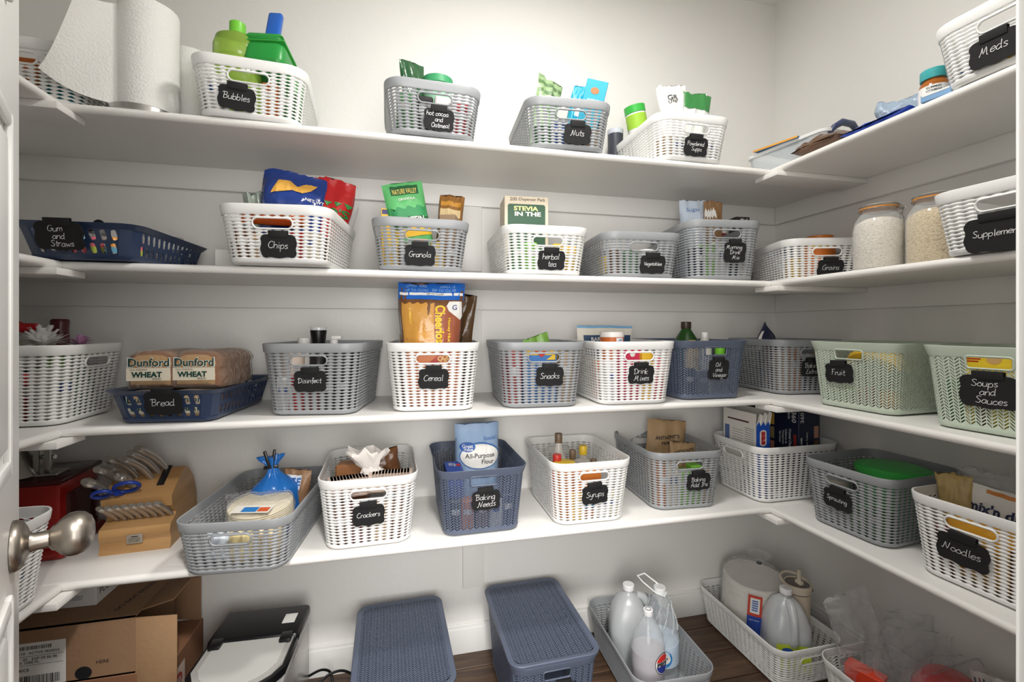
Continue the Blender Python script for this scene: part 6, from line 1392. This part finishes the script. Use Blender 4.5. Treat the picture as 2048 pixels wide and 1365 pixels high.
t = bottle('tumbler', 'cream travel tumbler with handle ring and flip straw lid, in the white floor basket', 'tumbler', q, [(.033, 0), (.035, .004), (.036, .12), (.043, .17), (.044, .238)], CR, [(.0455, .240), (.0465, .243), (.0465, .262), (.043, .268), (.040, .264)], CR, n=40)
MB().lathe([(0, .262), (.0400, .263), (.0402, .265), (0, .268)], 36).obj('smoky_lid', mat('smoky_lid', (96, 88, 82), .1, coat=.4), t); MB().lathe([(.0442, .237), (.0448, .240), (.0442, .242)], 36).obj('dark_gasket', INK, t)
mb = MB(); mb.box(-.008, .008, -.022, .004, .266, .280, .003); mb.tube([(.0, -.010, .276), (.018, .010, .292), (.026, .018, .297)], [.0065, .006, .0065], 10); mb.obj('flip_straw', C((230, 218, 196), .4), t)
mb = MB(); mb.tube([(.0465*math.cos(a)*(1.0+.12*max(0, math.sin(a))), .0465*math.sin(a)+.012*max(0, math.sin(a)), .262+.016*max(0, math.sin(a))) for a in [2*math.pi*k/28 for k in range(28)]], .004, 8, closed=True); mb.obj('carry_ring', CR, t)
MB().lathe([(0, 0), (.005, 0), (.005, .003), (0, .0035)], 12, T(.034, -.0335, .252, rx=math.pi/2, rz=math.radians(45))).obj('pivot_screw', C((60, 54, 50), .3), t)

# near right floor basket : cracker box, red bowl pack, clear bags
fr = BK['floornear']
t = carton('chip_box', 'orange and white snack box standing at the left of the near floor basket', 'box', fr.w(-.10, .09, .008), math.radians(-70), .10, .045, .165, C((222, 70, 40), .45), lean=math.radians(4))
deco(t, face(.05, 'right', w=.10), WHITEPAPER, [rect2(-.021, .021, .02, .155)], 'white_side'); deco(t, face(.05, off=.0008), C((236, 220, 210), .6), [rect2(-.04, .04, .03+.010*k, .0312+.010*k) for k in range(9)], 'fine_print')
t, g = bag('white_sack', 'white paper sack lying beside the orange box in the near floor basket', 'sack', fr.w(-.02, -.02, .01), math.radians(-30), .12, .17, .08, C((226, 222, 218), .6), 161, 'sack', 1.3)
REDB = C((196, 24, 26), .2)
t = thing('red_bowl_pack', 'stack of glossy red bowls wrapped in clear film in the near floor basket', 'bowls', fr.w(.005, -.065, .03), 0, rx=math.radians(8), ry=math.radians(-6))
for k in range(9): MB().lathe([(.078, .0+.022*k), (.084, .003+.022*k), (.080, .02+.022*k), (.062, .052+.022*k), (.030, .066+.022*k), (0, .068+.022*k)], 36).obj('red_bowl', REDB, t)
v, f = Bag(.20, .29, .20, 165, 'pillow', 1.8).mesh(); ob('clear_film', me_new('clear_film', v, f, CLEARF, 60), t, (0, 0, -.01))
MB().box(-.03, .03, -.001, .001, -.012, .012, 0, T(.0, -.06, .225, rx=math.radians(-40))).obj('barcode_sticker', C((206, 150, 150), .4), t)
CF2 = film('clear_film2', (250, 250, 252), .09, .12, 1.4, 14)
def tall_bag(label, loc, rz, w, h, d, seed, roll, lean=0, kind='sack'):
    t, g = bag('clear_bag', label, 'bag', loc, rz, w, h, d, CF2, seed, kind, 3.0, lean=lean, roll=roll); return t
q = fr.w(-.05, .10, .05)
tall_bag('tall clear plastic bag rising out of the near floor basket, leaning left', q, math.radians(-10), .15, .36, .07, 171, -.30)
tall_bag('crumpled clear plastic bag in the middle of the near floor basket', fr.w(.0, .03, .08), math.radians(-20), .20, .24, .11, 173, .12)
tall_bag('wide clear plastic bag draped at the right of the near floor basket', fr.w(.06, .10, .12), math.radians(-30), .17, .20, .10, 175, .05)
t, g = bag('white_striped_bag', 'white bag with blue and red stripes at the right of the red bowls', 'bag', fr.w(.085, -.165, .007), math.radians(-50), .10, .285, .05, C((216, 212, 208), .5), 177, 'sack', 1.6)
for k in range(3): bpatch(t, g, C(((30, 50, 90), (160, 50, 56), (30, 50, 90))[k], .5), -.9+.18*k, -.82+.18*k, .05, .95, 'stripe', off=.002)
btext(t, g, C((60, 62, 72), .6), 'DOYNE', .015, .24, .06, bold=.02, off=.003)

# ------------------------------------------------------------------ settle the goods inside their baskets (no goods through the walls)
bpy.context.view_layer.update()
skip = ('storage_', 'chalk_label', 'bin_lid', 'wall_shelf', 'knife', 'paper_towel', 'clip_top')
for o in [q for q in COL.objects if q.parent is None and q.type in ('EMPTY', 'MESH') and not q.name.startswith(skip) and q.get('kind') != 'structure']:
    best = None
    for k, fr in BK.items():
        R = Matrix.Rotation(-fr.rz, 3, 'Z'); l = R @ (o.location-fr.loc)
        if abs(l.x) < fr.Wt/2+.02 and abs(l.y) < fr.Lt/2+.02 and 0 < l.z < fr.H+.05: best = (fr, R, l); break
    if not best: continue
    fr, R, l = best
    if o.name.startswith(('supplement_jar', 'white_lid_tub')) and 'beyond' in o['label'] or 'behind the Grains' in o['label']: continue
    dim = next(d for d in DIM.values() if abs(d[4]-fr.H) < 1e-6 and abs(d[2]-fr.Wt) < 1e-6)
    sy_ = fr.Lt/dim[3] if fr.Lt > 0 else 1
    Wb, Lb, Wt, Lt, H = dim[0], dim[1], dim[2], dim[3], dim[4]; sy_ = fr.o.scale.y; Lb *= sy_; Lt *= sy_
    stack = [o]; vs = []
    while stack:
        q = stack.pop(); stack += list(q.children)
        if q.type == 'MESH':
            M = q.matrix_world; n = len(q.data.vertices); st = max(1, n//400)
            vs += [R @ (M @ q.data.vertices[i].co-fr.loc) for i in range(0, n, st)]
    vs = [v for v in vs if -.01 < v.z < H+.004]
    if not vs: continue
    tot = Vector((0, 0, 0))
    for axis, b0, b1 in ((0, Wb, Wt), (1, Lb, Lt)):
        hi = max(v[axis]-((b0+(b1-b0)*v.z/H)/2-.0045) for v in vs); lo = max(-v[axis]-((b0+(b1-b0)*v.z/H)/2-.0045) for v in vs)
        if hi > 0 and lo > 0 or (hi > 0 and lo+hi > 0) or (lo > 0 and lo+hi > 0):
            mx = max(v[axis] for v in vs); mn = min(v[axis] for v in vs); k_ = max(.55, 1-(max(hi, 0)+max(lo, 0)+.001+(abs(hi+lo) if hi+lo > 0 and (hi < 0 or lo < 0) else 0)*0)/(mx-mn))
            if hi+lo > 0: k_ = max(.55, 1-(hi+lo)/(mx-mn)-.005)
            s_ = list(o.scale); s_[axis] *= k_; o.scale = s_; tot[axis] += (lo-hi)/2
        elif hi > 0: tot[axis] -= hi
        elif lo > 0: tot[axis] += lo
    # rounded corners
    rc = .045 if H > .1 else .03
    for v in vs:
        p_ = v+tot; hx = (Wb+(Wt-Wb)*v.z/H)/2-.0045-rc; hy = (Lb+(Lt-Lb)*v.z/H)/2-.0045-rc
        if abs(p_.x) > hx and abs(p_.y) > hy:
            dx, dy = abs(p_.x)-hx, abs(p_.y)-hy; d = math.hypot(dx, dy)
            if d > rc: e = d-rc; tot.x -= math.copysign(e*dx/d, p_.x)*.9; tot.y -= math.copysign(e*dy/d, p_.y)*.9
    o.location = o.location+R.transposed() @ tot
